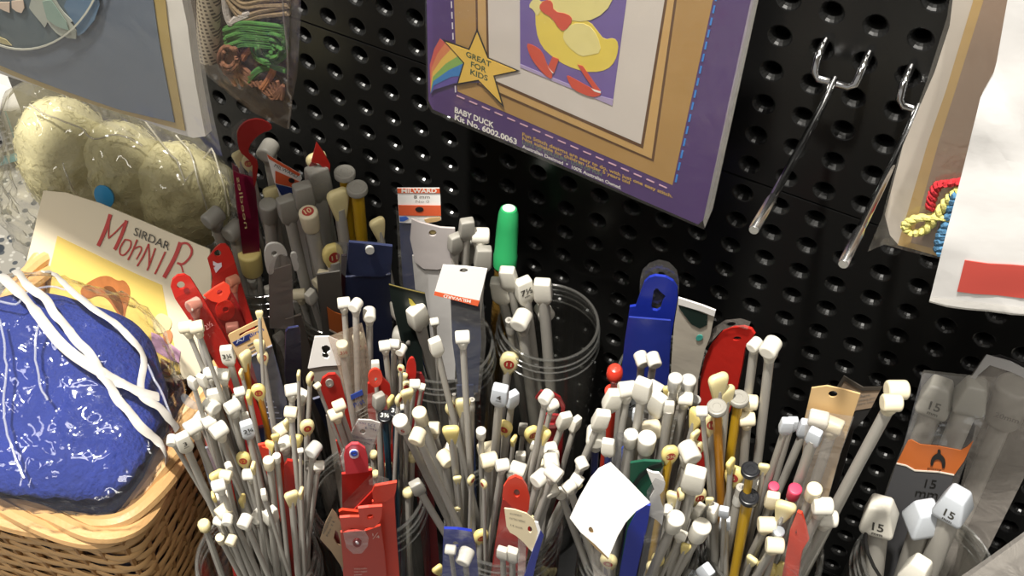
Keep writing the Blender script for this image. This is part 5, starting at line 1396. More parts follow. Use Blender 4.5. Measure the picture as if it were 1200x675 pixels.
# ================================================================== KNITTING NEEDLES
# kind+colour, head px, head width px, jar, then options: t=px,py a point lower on the shaft; a=turn of the head; r=shaft px; s=shaft colour; z=height; n=size on the head
ND = '''
Yc 287.8 421 15 1 s=amber a=40
Bw 267 416 14 1 a=-15 n=3¼
Yc 283 438 8 1 a=60
Rw 247 437 14 1
Bw 237 446 10 1 a=-50
Bw 226 449 10 1 a=-55
Bw 246 446 9 1 a=-55
Rw 261 439 14 1 a=-20
Rw 280.7 459 11 1
Rw 276.5 466 8 1 a=80
Yy 292 465 11 1 a=70
Oy 303 458.5 15 1 s=amber
Bw 251.6 466 14 1 a=-10
Rw 248 476 16 1
Rw 272.4 476.4 15 1 a=20
Rw 277 483.5 16 1 a=20
Bw 288 489 8 1
Rw 234 490 13 1 a=40
Rw 226 500 17 1 a=10
Rw 245 494.5 14 1 a=10
Rw 256.4 504 17 1 a=15
Rw 201.3 516 11 1 a=60 t=250,590
Bw 215.5 518 16 1 n=3 t=262,600
Bb 290 503 14 1 n=2¾ a=5
Oy 285.4 538 15 1 a=-15
Yc 297 548 10 1 a=70
Rw 268 546 8 1 a=90
Rw 292 556 13 1
Re 264.7 557 12 1 a=-30
Yy 255 560.5 16 1
Rw 256.4 569 14 1
Rw 260 579 14 1
Yy 250.5 582 9 1 a=80
Yy 284 586.7 11 1 a=60
Bw 309.7 580 9 1 a=80
Re 261.7 599 15 1 a=15
Rw 256.4 611 10 1 a=-50
Rw 266.5 609 11 1 a=60
Rw 287 611 14 1 a=45
Rw 302 605 14 1 a=45
Bw 317.4 604.5 15 1 a=35
Ce 258.8 632 10 1
Re 271 633 11 1 a=45
Ce 315 543 12 1 r=7
Cw 324.4 537 9 1 r=7
Rw 332.7 519.5 15 1 a=20
Yy 347 517 14 1
Rw 352 528 6 1
Oc 351.6 542 7 1
Yy 322.8 513 9 1
Yy 316.8 523 11 1 a=-30
Yc 341.6 583.5 15 1 t=341,650
Yc 353 577.6 10 1 a=70 t=348,650
Rt 367.6 526.6 15 1
Rg 364.7 545.6 12 1 t=352,660
Rw 373.6 545.6 11 1 t=362,660
Oc 360 500 15 1
Yc 350 439.5 8 1 a=80
Oc 363.5 443 11 1 a=60
Rw 342 457 14 1 a=10 t=344,520
Rw 354.6 462.6 13 1 a=-30
Re 341 483 13 1
Re 330 503.5 15 1 a=30
Yc 337 496 11 1 a=40
Re 397.3 475 13 2 a=5 t=420,520 z=.865
Re 393 485 14 2 a=5 t=412,530 z=.86
Re 371.8 452 7 2 t=396,505 z=.86
Re 218 383 14 1 a=-20 t=275,455 z=.885 r=6
Re 230.5 383 14 1 a=-10 t=290,455 z=.885 r=6
Yc 304.5 405.6 12 1 on=kraft off=0.005 t=325,480
Oc 308 418.7 12 1 on=kraft off=0.005 t=325,480
Yc 304 369 8 1 z=.88
Rg 250 255 20 11 a=30 n=8 z=.864 r=14
Rg 274 270 20 11 a=40 n=8 z=.848 r=14
Cg 315 247 20 11 r=15 z=.862
Bg 337 245 20 6 r=14 z=.862 a=10
Ce 363 257 21 6 r=17 z=.858 n=10
Yc 320 231 20 11 r=10 z=.866
Rg 314 176 20 11 r=14 a=60 t=330,250 z=.885
Bg 373 213 25 6 r=16 a=20 z=.878 t=388,300
Bg 356 230 21 6 r=15 z=.872 a=10
Yc 397 237 24 6 r=14 z=.868 a=20
Yc 372 193 22 6 r=12 z=.882 a=20
Sg 404 203 22 6 s=yellow r=14 z=.885 t=412,290
Sg 418.5 221 22 6 s=yellow r=15 z=.880 t=424,290
Yc 443 266 17 7 z=.862 a=20
Oy 390 299 22 6 r=17 z=.848
Cy 294 306 25 11 r=18 z=.848
Bw 317 343 12 11 a=10 n=4 z=.835
Bw 307 353.5 11 11 a=-40 z=.832
Re 351 345 13 6 z=.838
Bg 352 358 14 6 z=.832 n=3
Bw 364.6 348 12 6 a=35 z=.838
Re 379.4 322 12 6 z=.850 t=378,400 r=5
Re 374.7 330 13 6 z=.846 a=30 t=373,400 r=5
Bb 360.8 392 15 6 n=3¾ z=.825
Rg 336 375 13 6 z=.828
Rg 343.6 380 10 6 z=.828
Kb 354.3 376.6 11 6 z=.83
Rt 327 395 11 6 z=.83
Rg 272.5 384 13 1 on=fold off=0.005 t=300,450
Re 273 329 12 6 a=30 on=angled off=0.005 t=300,420
Rw 227 357 14 1 a=30 on=round off=0.006 t=290,460
Cg 296 331 10 11 z=.84
Rw 403 355 13 2 r=7 z=.885 t=406,400
Rw 416.8 357.6 13 2 r=8 a=60 z=.885 t=418,400
Rw 432.8 368.5 14 2 r=8 a=90 n=000 z=.88 t=434,430
Rw 451 405 12 2 z=.868 r=7 t=456,450
Rw 462 403 11 2 z=.868 r=7 t=463,450
Rw 470 410 11 2 a=70 z=.866
Kk 451 488 15 2 s=teal r=8 z=.845 n=3¾
Kk 464 482.6 16 2 s=teal r=8 z=.845 n=3½
Yy 457.5 470.7 11 2 a=60
Oc 467 468 10 2 a=60
Yc 477 463 14 2
Oc 470 431.6 8 2 z=.862
Yc 472.3 442 10 2 z=.86
Oc 476 452 10 2
Rw 473 477 7 2
Rw 486 450 11 2 z=.862
Rw 494 453 8 2 z=.86
Bg 444 470 13 2 a=30
Bw 440 429 9 2 z=.866
Ce 401.5 408 13 2 r=9 n=3½ on=tan off=0.006 t=424,470
Ce 420.5 399 13 2 r=9 n=3½ on=tan off=0.006 t=438,465
Bw 470 361 21 7 r=14 a=25 z=.838 t=500,440
Bw 489.6 371 21 7 r=15 a=30 z=.832 t=515,440
Rw 509 377 9 7 z=.828
Rg 473 393 20 7 a=-30 z=.826
Bg 547 268 16 7 a=15 z=.862 r=10
Bg 533.5 285 15 7 a=30 z=.855
Bg 548 294 18 7 a=8 z=.850 r=10 t=545,340
Bg 566 303 18 7 a=10 z=.848 r=11
Rw 563 276 18 7 n=8 z=.858
Bw 587 340 20 8 a=-20 r=13 z=.812 t=600,390
Bw 596 326 18 8 a=-20 r=11 z=.818 t=606,370
Bw 614.4 340 19 8 r=14 n=7½ z=.812 t=622,400
Bw 636.3 341 19 8 r=14 z=.810 t=641,400
Rw 611 375 20 8 r=13 z=.797 t=619,420
Rw 638 365 18 8 z=.79 t=640,420
Pg 596.3 375 10 8 z=.80 t=603,420
Oc 597 424 20 7 z=.742
Cw 471 497 17 3 r=10 n=5 t=493,558
Re 489 511 16 3 a=45 r=10 t=505,560
Re 507 502 15 3 a=-20 r=8 t=525,555
Ce 493 488 16 3 r=12
Yy 528.8 508 18 3
Ct 543.6 501 12 3 r=9
Pg 553 468 8 3 r=7 t=552,545
Pg 532 462 5 3 r=4
Cw 563.8 508 11 3 t=560,560
Re 569.7 527 17 3 a=15
Re 573 539 17 3 a=20
Rw 527 525.6 13 3 a=60
Re 522 537 16 3 r=12 t=525,610
Oc 527.6 477 13 3 a=50
Yc 542 476 17 3
Bw 511 406 14 3 r=8 t=524,470 z=.905
Rw 542 395 15 3 a=0 n=000 r=8 t=541,480 z=.908
Bg 489 571 14 3 r=9 t=518,625 z=.85
Oc 552 562 10 3 a=50
Oc 567 567 9 3 a=-50
Yc 536 562 9 3
Yc 536 597 7 3
Oy 563.4 628 16 3
Yy 513.6 668 12 3 z=.82
Rw 525 675 10 3 z=.82
Bb 585.8 462.5 18 3 n=4 z=.885 t=572,530
Bb 600 468 14 3 a=40 z=.882 t=585,520
Oy 592 501 16 3 n=4
Yy 602 516 10 3 a=65
Rw 640 465.5 14 3 a=70 z=.885 t=618,510
Rw 647 474.4 12 3 a=45 z=.882 t=630,510
Bw 661 493 14 3 a=40 z=.872 t=640,520
Bw 674 497 12 3 a=60 z=.870 t=660,520
Oy 622.8 507.6 16 3 a=30
Yy 637 509 16 3 a=-30
Bg 613 503 10 3
Rw 643.7 526 15 3 a=25
Rw 648 533.5 12 3
Rw 646 540.6 17 3
Rw 649 554 17 3 a=-20
Re 631 547.7 16 3
Rw 633 560 17 3
Rw 645.5 572.6 16 3 a=-50 r=9
Rw 657 578 11 4 a=80 t=690,650 r=9
Rw 667 570 13 4 t=702,650 r=9 a=20
Rw 588.6 545 14 3 t=570,620 r=8
Rw 607 549.5 16 3 n=000
Bw 626 523 8 3
Bw 610 536 11 3
Rw 598 558 7 3
Rw 682 543 13 3 a=-40
Rw 676 562 13 3
Yc 678 569 8 3
Yc 638 669 11 3 z=.815
Yc 647 670 10 3 z=.815
Bw 718 469 18 3 a=32 t=660,540 r=10 z=.885
Bw 704 492 17 3 a=22 t=640,575 r=9 z=.87
Rw 711 549 6 4
Rw 728 472 10 4 r=12
Bb 741 472 20 4 n=5½ a=-15 r=12
Bb 747.5 487 12 4 r=11
Rw 735 456 18 4 a=20
Bw 753 457 19 4 a=-15
Rw 768 456 17 4 a=-30
Yy 783 459 12 4
Bw 771 474 19 4 a=-30 r=13
Bw 784 478 11 4 r=12
Rw 803 467 15 4 a=10 r=10
Re 792 462 14 4
Ct 791 448.5 16 4 r=10
Ct 806 451 17 4 r=10
Rw 752 421 15 9 r=9 z=.835 t=749,450
Rw 766 422 15 9 r=9 z=.835 t=762,450
Rw 698.4 511 21 4 a=90 n=6½ s=navy r=9 t=692,545
Bw 712.6 524 14 4 s=navy r=9
Cw 739 514 16 4 r=14
Cw 757.6 519 20 4 r=15
Re 761 504 22 4 a=20
Oy 785 532 18 4 s=yellow n=5½ r=10
Rw 808 530 21 4 n=7 a=-50 r=10
Yc 814 511 12 4 a=60
Oc 818 524 13 4
Bw 813 562 24 4 r=14
Oc 797.6 579 12 4 a=-60
Yc 789 584 16 4
Oc 818.4 581 17 4 a=30
Yc 831 587 9 4
Bw 818 600 14 4 a=75
Bw 835.6 601 15 5 a=65 r=11
Bb 848.6 600 11 5
Bb 850 613 12 5 n=3
Cw 790 612 20 4 r=12 t=778,665
Rw 783 598 11 4 a=90
Cw 819.6 622 21 4 r=13 t=790,672
Rw 798 627 12 4
Oy 771 655.5 14 4
Yy 803 642 11 4
Bb 826.7 670 15 4 z=.82
Bb 842.7 668 11 5 z=.82
Bb 810 674 9 4 z=.82
Oc 713.5 657 18 4 z=.82
Yc 841.6 451 22 5 a=30 z=.885
Yc 851 464 19 5 a=40 z=.88
Sg 840 477.5 21 5 s=amber r=11 z=.89
Sg 866 467 21 5 s=yellow r=12 z=.895 t=857,540
Re 878 471 17 5 n=000 a=10 z=.885
Yy 815.6 490 18 4 a=-30
Rw 822.7 482 12 5
Oc 834.5 494.7 22 5
Re 875.5 491 16 5 n=000 a=10 r=11 t=879,545
Ct 814 472 12 4
Bw 834 526 16 5 r=11
Yy 856 545 13 5 a=60
Oy 860.5 557 20 5 n=6
Kk 879.5 551 20 5 s=yellow r=10
Kk 878 582.7 21 5 s=yellow r=12 t=868,650
Yc 895 549 12 5
Bb 921.5 499 14 5 a=20 r=9 t=897,570 z=.885
Bb 928 497 12 5 a=20 z=.885
Bb 943.5 502 15 5 a=20 r=10 t=912,575 z=.882
Bb 954 512 15 5 r=13 z=.88
Rw 959 491 20 5 a=5 n=000 r=12 on=tancard off=0.007 t=930,590
Re 977 498.5 19 5 n=000 r=13 on=tancard off=0.007 t=948,600
Re 1044.8 472 20 5 a=35 r=15 t=965,590 z=.905
Re 1051 457 22 5 a=35 r=13 t=972,585 z=.908
Rw 884.5 404 14 5 r=11 a=60 t=899,480 z=.928
Rw 903 407 20 5 r=12 a=70 n=00 t=903,480 z=.928
Pt 893.5 567 14 5 r=13
Pt 868.6 571 13 5 r=12
Cp 906 573 12 5
Cp 930.5 577 15 5 a=30 r=13
Be 904.8 586 15 5
Yc 919 598 22 5 a=10
Re 898.7 615 18 5 a=30 r=11 t=850,660 z=.85
Re 908 639 18 5 a=30 r=11 t=865,675 z=.84
Ce 952.8 577 17 5 r=10
Cs 911.8 626 13 5
Rw 963.8 593 20 5 a=30 r=11 t=930,650
Rw 970 607.5 19 5 a=30 r=11 t=935,670
Yy 897.6 669 22 5 z=.82
Yy 917.7 670 18 5 z=.82
Yc 881 657 13 5
Fw 1031 603 37 10 r=24 n=15mm z=.812 a=-8 t=1030,680
Fb 1083 606 36 10 r=25 z=.808 a=35 t=1068,690
Fb 1119 590 35 10 r=27 n=15mm z=.812 a=-10 t=1098,690
Fw 1075 668 30 10 r=24 z=.79
Fg 1098 464 36 10 r=25 n=15mm a=0 on=big off=0.001 t=1062,560
Fg 1139 463 34 10 r=27 a=15 on=big off=0.001 t=1095,560
Cg 1184 470 42 10 r=24 n=20mm on=back off=0.001 t=1128,600
Rw 545 652 17 3 r=7 on=bluefront off=0.006 t=543,690
Rw 528 644 11 3 r=6 on=bluefront off=0.0055 t=532,690
Bw 589 648 12 3 a=-20 r=7 on=centre off=0.006 t=586,690
Bw 600.5 650 14 3 a=-20 r=8 on=centre off=0.006 t=594,690
Yc 279 185 12 6 a=20 on=crimson off=0.0045 t=292,290
Oc 291 190 14 6 on=crimson off=0.0055 t=298,290
'''
ZH = {1: .855, 2: .855, 3: .855, 4: .858, 5: .862, 6: .85, 7: .84, 8: .81, 9: .835, 10: .81, 11: .85}
CONV = {1: (337, 703), 3: (550, 665), 4: (772, 720), 5: (858, 720), 2: (452, 640)}


def parse():
    L = []
    for ln in ND.strip().splitlines():
        t = ln.split(); d = dict(kind=t[0][0], col=t[0][1], px=float(t[1]), py=float(t[2]), w=float(t[3]), jar=int(t[4]), a=None, r=None, s='grey', z=None, n=None, t=None, on=None, off=0.0)
        for o in t[5:]:
            k, v = o.split('=')
            if k in ('a', 'r', 'z', 'off'): d[k] = float(v)
            elif k == 't': d[k] = tuple(float(q) for q in v.split(','))
            else: d[k] = v
        if d['on']:
            d['z'] = PLN[d['on']].at(d['px'], d['py'], d['off']).z
        if d['z'] is None:
            yc = JPX[d['jar']][1] - 90
            d['z'] = ZH[d['jar']] + max(-.03, min(.03, (yc - d['py']) * .00018))
        if d['kind'] == 'R' and d['w'] >= 15 and d['a'] is None and d['n'] is None:
            d['a'] = 62 if int(d['px']) % 2 else -66; d['n'] = ['00', '000', '8', '9', '7', '10'][int(d['px'] + d['py']) % 6]
        if d['r'] is None:
            d['r'] = {'R': .52, 'B': .58, 'Y': .52, 'O': .5, 'C': .66, 'S': .5, 'K': .5, 'P': .9, 'F': .66}[d['kind']] * d['w']
            d['r'] = min(max(d['r'], 4.5), 12)
        L.append(d)
    return L


def segd(p1, q1, P2, Q2):
    d1 = q1 - p1; d2 = Q2 - P2; r = p1 - P2
    a = d1 @ d1; e = (d2 * d2).sum(1); f = (d2 * r).sum(1); c = r @ d1; b = d2 @ d1
    den = a * e - b * b
    s = np.clip(np.where(den > 1e-12, (b * f - c * e) / np.maximum(den, 1e-12), 0), 0, 1)
    t = (b * s + f) / e
    t2 = np.clip(t, 0, 1); s = np.clip(np.where(t != t2, (b * t2 - c) / a, s), 0, 1)
    return np.linalg.norm((p1 + np.outer(s, d1)) - (P2 + t2[:, None] * d2), axis=1)


def solve(L):
    """settle the needles in their jars: heads stay where the photo shows them, tips slide over the jar floor until shafts and heads stand clear of each other"""
    rs = np.random.RandomState(5)
    n = len(L)
    cam = np.array(CAM); R3 = np.array([tuple(RX), tuple(RY), tuple(RZ)])
    D = np.array([tuple(ray(d['px'], d['py'])) for d in L])
    S0 = np.array([(d['z'] - CAM.z) / D[i][2] for i, d in enumerate(L)])
    S = S0.copy()
    J = np.array([d['jar'] for d in L]); C = np.array([tuple(JC[j]) for j in J]); RJ = np.array([JR[j] for j in J])
    RAD = np.array([d['r'] for d in L]) / 2 * S0 / F
    HR = np.array([d['w'] * (.52 if d['kind'] in 'BRC' else .5) for d in L]) * S0 / F
    T = np.zeros((n, 3)); T[:, 2] = ZSHELF + .005
    # wanted image direction of each shaft
    TG = []
    for i, d in enumerate(L):
        if d['t']: TG.append(d['t'])
        elif d['jar'] in CONV:
            c = CONV[d['jar']]; TG.append((c[0] + .10 * (d['px'] - c[0]), c[1]))
        else:
            TG.append(proj((C[i][0], C[i][1], ZSHELF))[:2])
    TG = np.array(TG)
    HP = np.array([(d['px'], d['py']) for d in L]); WD = TG - HP; WD /= np.linalg.norm(WD, axis=1)[:, None]
    for i in range(n):
        a = rs.rand() * 2 * PI; q = RJ[i] * .75 * math.sqrt(rs.rand())
        T[i, :2] = C[i][:2] + q * np.array([math.cos(a), math.sin(a)])
    near = [np.array([k for k in range(n) if k != i and np.hypot(*(C[i][:2] - C[k][:2])) < .09]) for i in range(n)]

    HX = cam + D * S[:, None]

    def cost(i, s, tp):
        h = cam + D[i] * s
        c = ((s - S0[i]) / .02) ** 2 * .9
        # image direction
        v = R3 @ (tp - cam); pt = np.array([600 + F * v[0] / v[2], 337.5 + F * v[1] / v[2]]) - HP[i]
        m = np.hypot(*pt); cr = (pt[0] * WD[i][1] - pt[1] * WD[i][0]) / max(m, 1e-6)
        dt = pt @ WD[i] / max(m, 1e-6)
        c += (cr / .10) ** 2 * (3 if L[i]['t'] else 1) + (0 if dt > 0 else 50)
        k = (ZRIM - tp[2]) / (h[2] - tp[2]); x = tp + (h - tp) * k
        o = np.hypot(*(x[:2] - C[i][:2])) - (RJ[i] - .0035 - RAD[i])
        if o > 0: c += (o / .0006) ** 2 + 1
        o = np.hypot(*(tp[:2] - C[i][:2])) - (RJ[i] - .006 - RAD[i])
        if o > 0: c += (o / .0008) ** 2
        N = near[i]
        if len(N):
            g = RAD[i] + RAD[N] + .0004 - segd(tp, h, T[N], HX[N]); g = g[g > 0]
            c += ((g / .0012) ** 2).sum() + len(g) * .5
            g = HR[i] * .80 + HR[N] * .80 - np.linalg.norm(HX[N] - h, axis=1); g = g[g > 0]
            c += ((g / .002) ** 2).sum()
            # other shafts through this head, this shaft through other heads
            g = HR[i] * .72 + RAD[N] - segd(h - 1e-5, h, T[N], HX[N]); g = g[g > 0]; c += ((g / .002) ** 2).sum() * .6
        return c
    fixed = set()
    for i, d in enumerate(L):
        if d['on']:          # lies in a sleeve: keeps to the sleeve's own plane
            p = PLN[d['on']]; h = p.at(d['px'], d['py'], d['off'])
            uh = (h - p.o).dot(p.u); q = p.o + p.v * ((ZSHELF + .010 - p.o.z) / p.v.z) + p.u * max(-.007, min(.007, uh * .55)) + p.n * d['off']
            T[i] = tuple(q); S[i] = (h - CAM).dot(RZ); HX[i] = tuple(h); fixed.add(i)
    cur = np.array([cost(i, S[i], T[i]) for i in range(n)])
    for sweep in range(40):
        sc = .020 * (.90 ** sweep) + .0015
        for i in rs.permutation(n):
            if i in fixed: continue
            c0 = cost(i, S[i], T[i]); best = (c0, S[i], T[i])
            for k in range(4):
                s = S[i] + rs.randn() * .012 * (.93 ** sweep); tp = T[i].copy(); tp[:2] += rs.randn(2) * sc
                c = cost(i, s, tp)
                if c < best[0]: best = (c, s, tp)
            S[i], T[i] = best[1], best[2]; HX[i] = cam + D[i] * S[i]; cur[i] = best[0]
    return HX, T, cur


COLS = {'w': mat('off-white plastic', 'cfcbbf', rough=.42, var=.03), 'c': mat('cream plastic', 'd9cb98', rough=.42, var=.05), 'e': mat('ivory plastic', 'd6cbae', rough=.42, var=.05), 'g': mat('grey plastic head', '8f8c84', rough=.42, var=.05),
        'b': mat('cool white plastic', 'b9bec4', rough=.42, var=.03), 'y': mat('yellow plastic', 'dcc980', rough=.42, var=.05), 'k': mat('black plastic', '1a1b1f', rough=.35, var=.05),
        't': mat('frosted plastic', 'b3b1ab', rough=.28, var=.04), 'p': mat('pink rubber', 'cc3d5c', rough=.45, var=.04), 's': mat('silver cap', 'aeb4bb', rough=.28, metal=.5, var=.05)}
SHAFT = {'grey': mat('grey needle enamel', 'a39f97', rough=.40, var=.06, scale=90), 'amber': mat('amber plastic shaft', 'b57a1e', rough=.3, var=.08), 'yellow': mat('yellow shaft', 'b58f1c', rough=.32, var=.06),
         'teal': mat('teal shaft', '1f3f50', rough=.3, var=.06), 'navy': mat('navy shaft', '1c2358', rough=.3, var=.06)}
KNAME = {'R': 'drum', 'B': 'block', 'Y': 'paddle', 'O': 'oval', 'C': 'round', 'S': 'flat disc', 'K': 'flat disc', 'P': 'pointed', 'F': 'flared block'}
CNAME = {'w': 'white', 'c': 'cream', 'e': 'ivory', 'g': 'grey', 'b': 'pale blue-grey', 'y': 'yellow', 'k': 'black', 't': 'frosted', 'p': 'pink', 's': 'silver'}


def rbox(prof, nx=4):
    """stack of rounded rectangles: (z, half x, half y, corner radius)"""
    bm = bmesh.new(); rings = []
    for (z, hx, hy, cr) in prof:
        ring = []
        cr = min(cr, hx * .98, hy * .98)
        for (sx, sy, a0) in ((1, 1, 0), (-1, 1, 90), (-1, -1, 180), (1, -1, 270)):
            for k in range(nx + 1):
                a = math.radians(a0 + 90 * k / nx)
                ring.append(bm.verts.new((sx * (hx - cr) + cr * math.cos(a), sy * (hy - cr) + cr * math.sin(a), z)))
        rings.append(ring)
    m = len(rings[0])
    for a, b in zip(rings, rings[1:]):
        for j in range(m): bm.faces.new((a[j], a[(j + 1) % m], b[(j + 1) % m], b[j]))
    bm.faces.new(rings[0][::-1]); bm.faces.new(rings[-1])
    return bm


def lathe_bm(prof, axis='z', n=20):
    bm = bmesh.new(); rings = []
    for r, h in prof:
        ring = []
        for j in range(n):
            t = 2 * PI * j / n
            p = (r * math.cos(t), r * math.sin(t), h) if axis == 'z' else (h, r * math.cos(t), r * math.sin(t))
            ring.append(bm.verts.new(p))
        rings.append(ring)
    for a, b in zip(rings, rings[1:]):
        for j in range(n): bm.faces.new((a[j], a[(j + 1) % n], b[(j + 1) % n], b[j]))
    bm.faces.new(rings[0][::-1]); bm.faces.new(rings[-1])
    bmesh.ops.recalc_face_normals(bm, faces=bm.faces)
    return bm


def join_bm(a, b):
    me = bpy.data.meshes.new('tmp'); b.to_mesh(me); a.from_mesh(me); bpy.data.meshes.remove(me); b.free(); return a


def head_mesh(kind):
    """unit heads: width 1 across local x, top of the shaft at z = 0, thing stands up +z; centre of the visible head near z = 0"""
    if kind == 'R':     # short drum lying across the shaft, with a tapering neck
        bm = lathe_bm([(.02, -.44), (.28, -.455), (.36, -.45), (.415, -.40), (.43, -.33), (.43, .33), (.415, .40), (.36, .45), (.28, .455), (.02, .44)], 'x', 22)
        join_bm(bm, lathe_bm([(.25, -.95), (.29, -.75), (.38, -.42), (.40, -.2), (.3, 0)], 'z', 16))
    elif kind == 'B':
        bm = rbox([(-.72, .24, .20, .16), (-.66, .30, .23, .16), (-.48, .44, .28, .14), (-.36, .49, .30, .12), (-.2, .50, .31, .10), (.50, .45, .27, .10), (.545, .43, .25, .10), (.57, .39, .21, .10)])
    elif kind == 'F':
        bm = rbox([(-.52, .34, .34, .14), (-.50, .38, .38, .12), (-.42, .46, .46, .10), (-.34, .49, .49, .10), (-.22, .50, .50, .10), (.40, .33, .33, .09), (.46, .30, .30, .09), (.49, .25, .25, .09)])
    elif kind == 'Y':
        bm = rbox([(-.85, .20, .17, .15), (-.70, .26, .19, .15), (-.3, .36, .21, .15), (.1, .46, .22, .16), (.30, .50, .22, .18), (.44, .47, .20, .18), (.52, .36, .15, .14), (.55, .2, .08, .07)])
    elif kind == 'O':
        bm = rbox([(-.75, .22, .18, .16), (-.6, .27, .2, .17), (-.42, .38, .22, .18), (-.15, .48, .24, .2), (.1, .50, .245, .2), (.34, .43, .23, .19), (.50, .28, .17, .15), (.55, .14, .08, .07)])
    elif kind == 'C':
        bm = lathe_bm([(.33, -.62), (.40, -.58), (.44, -.5), (.48, .36), (.475, .43), (.44, .475), (.36, .49), (.02, .495)], 'z', 24)
    elif kind in 'SK':
        bm = lathe_bm([(.26, -.34), (.30, -.28), (.44, -.22), (.49, -.18), (.50, -.12), (.50, .06), (.48, .11), (.44, .125), (.42, .10), (.36, .095), (.345, .12), (.20, .125), (.185, .10), (.02, .10)], 'z', 26)
    elif kind == 'P':
        bm = lathe_bm([(.46, -2.2), (.45, -1.4), (.36, -.7), (.24, -.2), (.14, .15), (.07, .32), (.02, .36)], 'z', 14)
    me = bpy.data.meshes.new('needle_head')
    for f in bm.faces: f.smooth = True
    bm.normal_update()
    for e in bm.edges:
        if len(e.link_faces) == 2 and e.calc_face_angle(0) > math.radians(42): e.smooth = False
    bm.to_mesh(me); bm.free()
    return me


def disc_mesh():
    bm = bmesh.new()
    n = 18
    for (r0, r1) in ((.30, .24), (.20, .0)):
        pass
    V = []
    c = [bm.verts.new((math.cos(2 * PI * i / n) * .27, 0, math.sin(2 * PI * i / n) * .30)) for i in range(n)]
    bm.faces.new(c)
    me = bpy.data.meshes.new('size_disc'); bm.to_mesh(me); bm.free(); return me


def more_needles(L, HX, T):
    """the thin needles deep in the bunches, of which the photo shows little more than shafts and a rim of the head"""
    rnd = random.Random(21); ms = MB(); mh = MB()
    HB = [tuple(q) for q in HX]; TB = [tuple(q) for q in T]
    dep = [(Vector(q) - CAM).dot(RZ) / F for q in HX]
    RB = [d['r'] / 2 * k for d, k in zip(L, dep)]; HRB = [d['w'] * .6 * k for d, k in zip(L, dep)]
    for j, n in ((1, 26), (3, 26), (4, 22), (5, 22), (2, 8)):
        idx = [i for i, d in enumerate(L) if d['jar'] == j and not d['on']]
        got = 0; tries = 0
        c = JC[j]
        while got < n and tries < 5000:
            tries += 1
            a, b = rnd.choice(idx), rnd.choice(idx)
            h = Vector(HX[a]).lerp(Vector(HX[b]), rnd.random())
            an = rnd.random() * 2 * PI; q = (JR[j] - .008) * math.sqrt(rnd.random())
            t = Vector((c.x + q * math.cos(an), c.y + q * math.sin(an), ZSHELF + .005))
            h = t + (h - t) * rnd.uniform(.74, .93)
            r = rnd.uniform(.0009, .0016)
            if h.z < ZRIM: continue
            x = t.lerp(h, (ZRIM - t.z) / (h.z - t.z))
            if math.hypot(x.x - c.x, x.y - c.y) > JR[j] - .005: continue
            hv = np.array(h)
            if np.min(np.linalg.norm(np.array(HB) - hv, axis=1) - np.array(HRB)) < r * 2.1: continue
            if np.min(segd(np.array(t), hv, np.array(TB), np.array(HB)) - np.array(RB)) < r + .0002: continue
            if np.min(segd(hv, hv + 1e-5, np.array(TB), np.array(HB)) - np.array(RB)) < r * 2.0: continue
            ms.tube([t, h], r, 8); ax = (h - t).normalized()
            R = r * 1.9
            mh.lathe([(r * 1.0, -R * 1.6), (R * .9, -R * .9), (R, -R * .7), (R, R * .6), (R * .8, R * .85), (.0001, R * .9)], h, ax, 10)
            HB.append(tuple(h)); TB.append(tuple(t)); RB.append(r); HRB.append(R)
            got += 1
    o = ms.build('thin_needles', SHAFT['grey']); set_props(o, 'thin grey needles deep in the bunches, showing mostly their shafts', 'knitting needles', kind='stuff')
    mh.build('small_heads', COLS['c'], o)['kind'] = 'stuff'


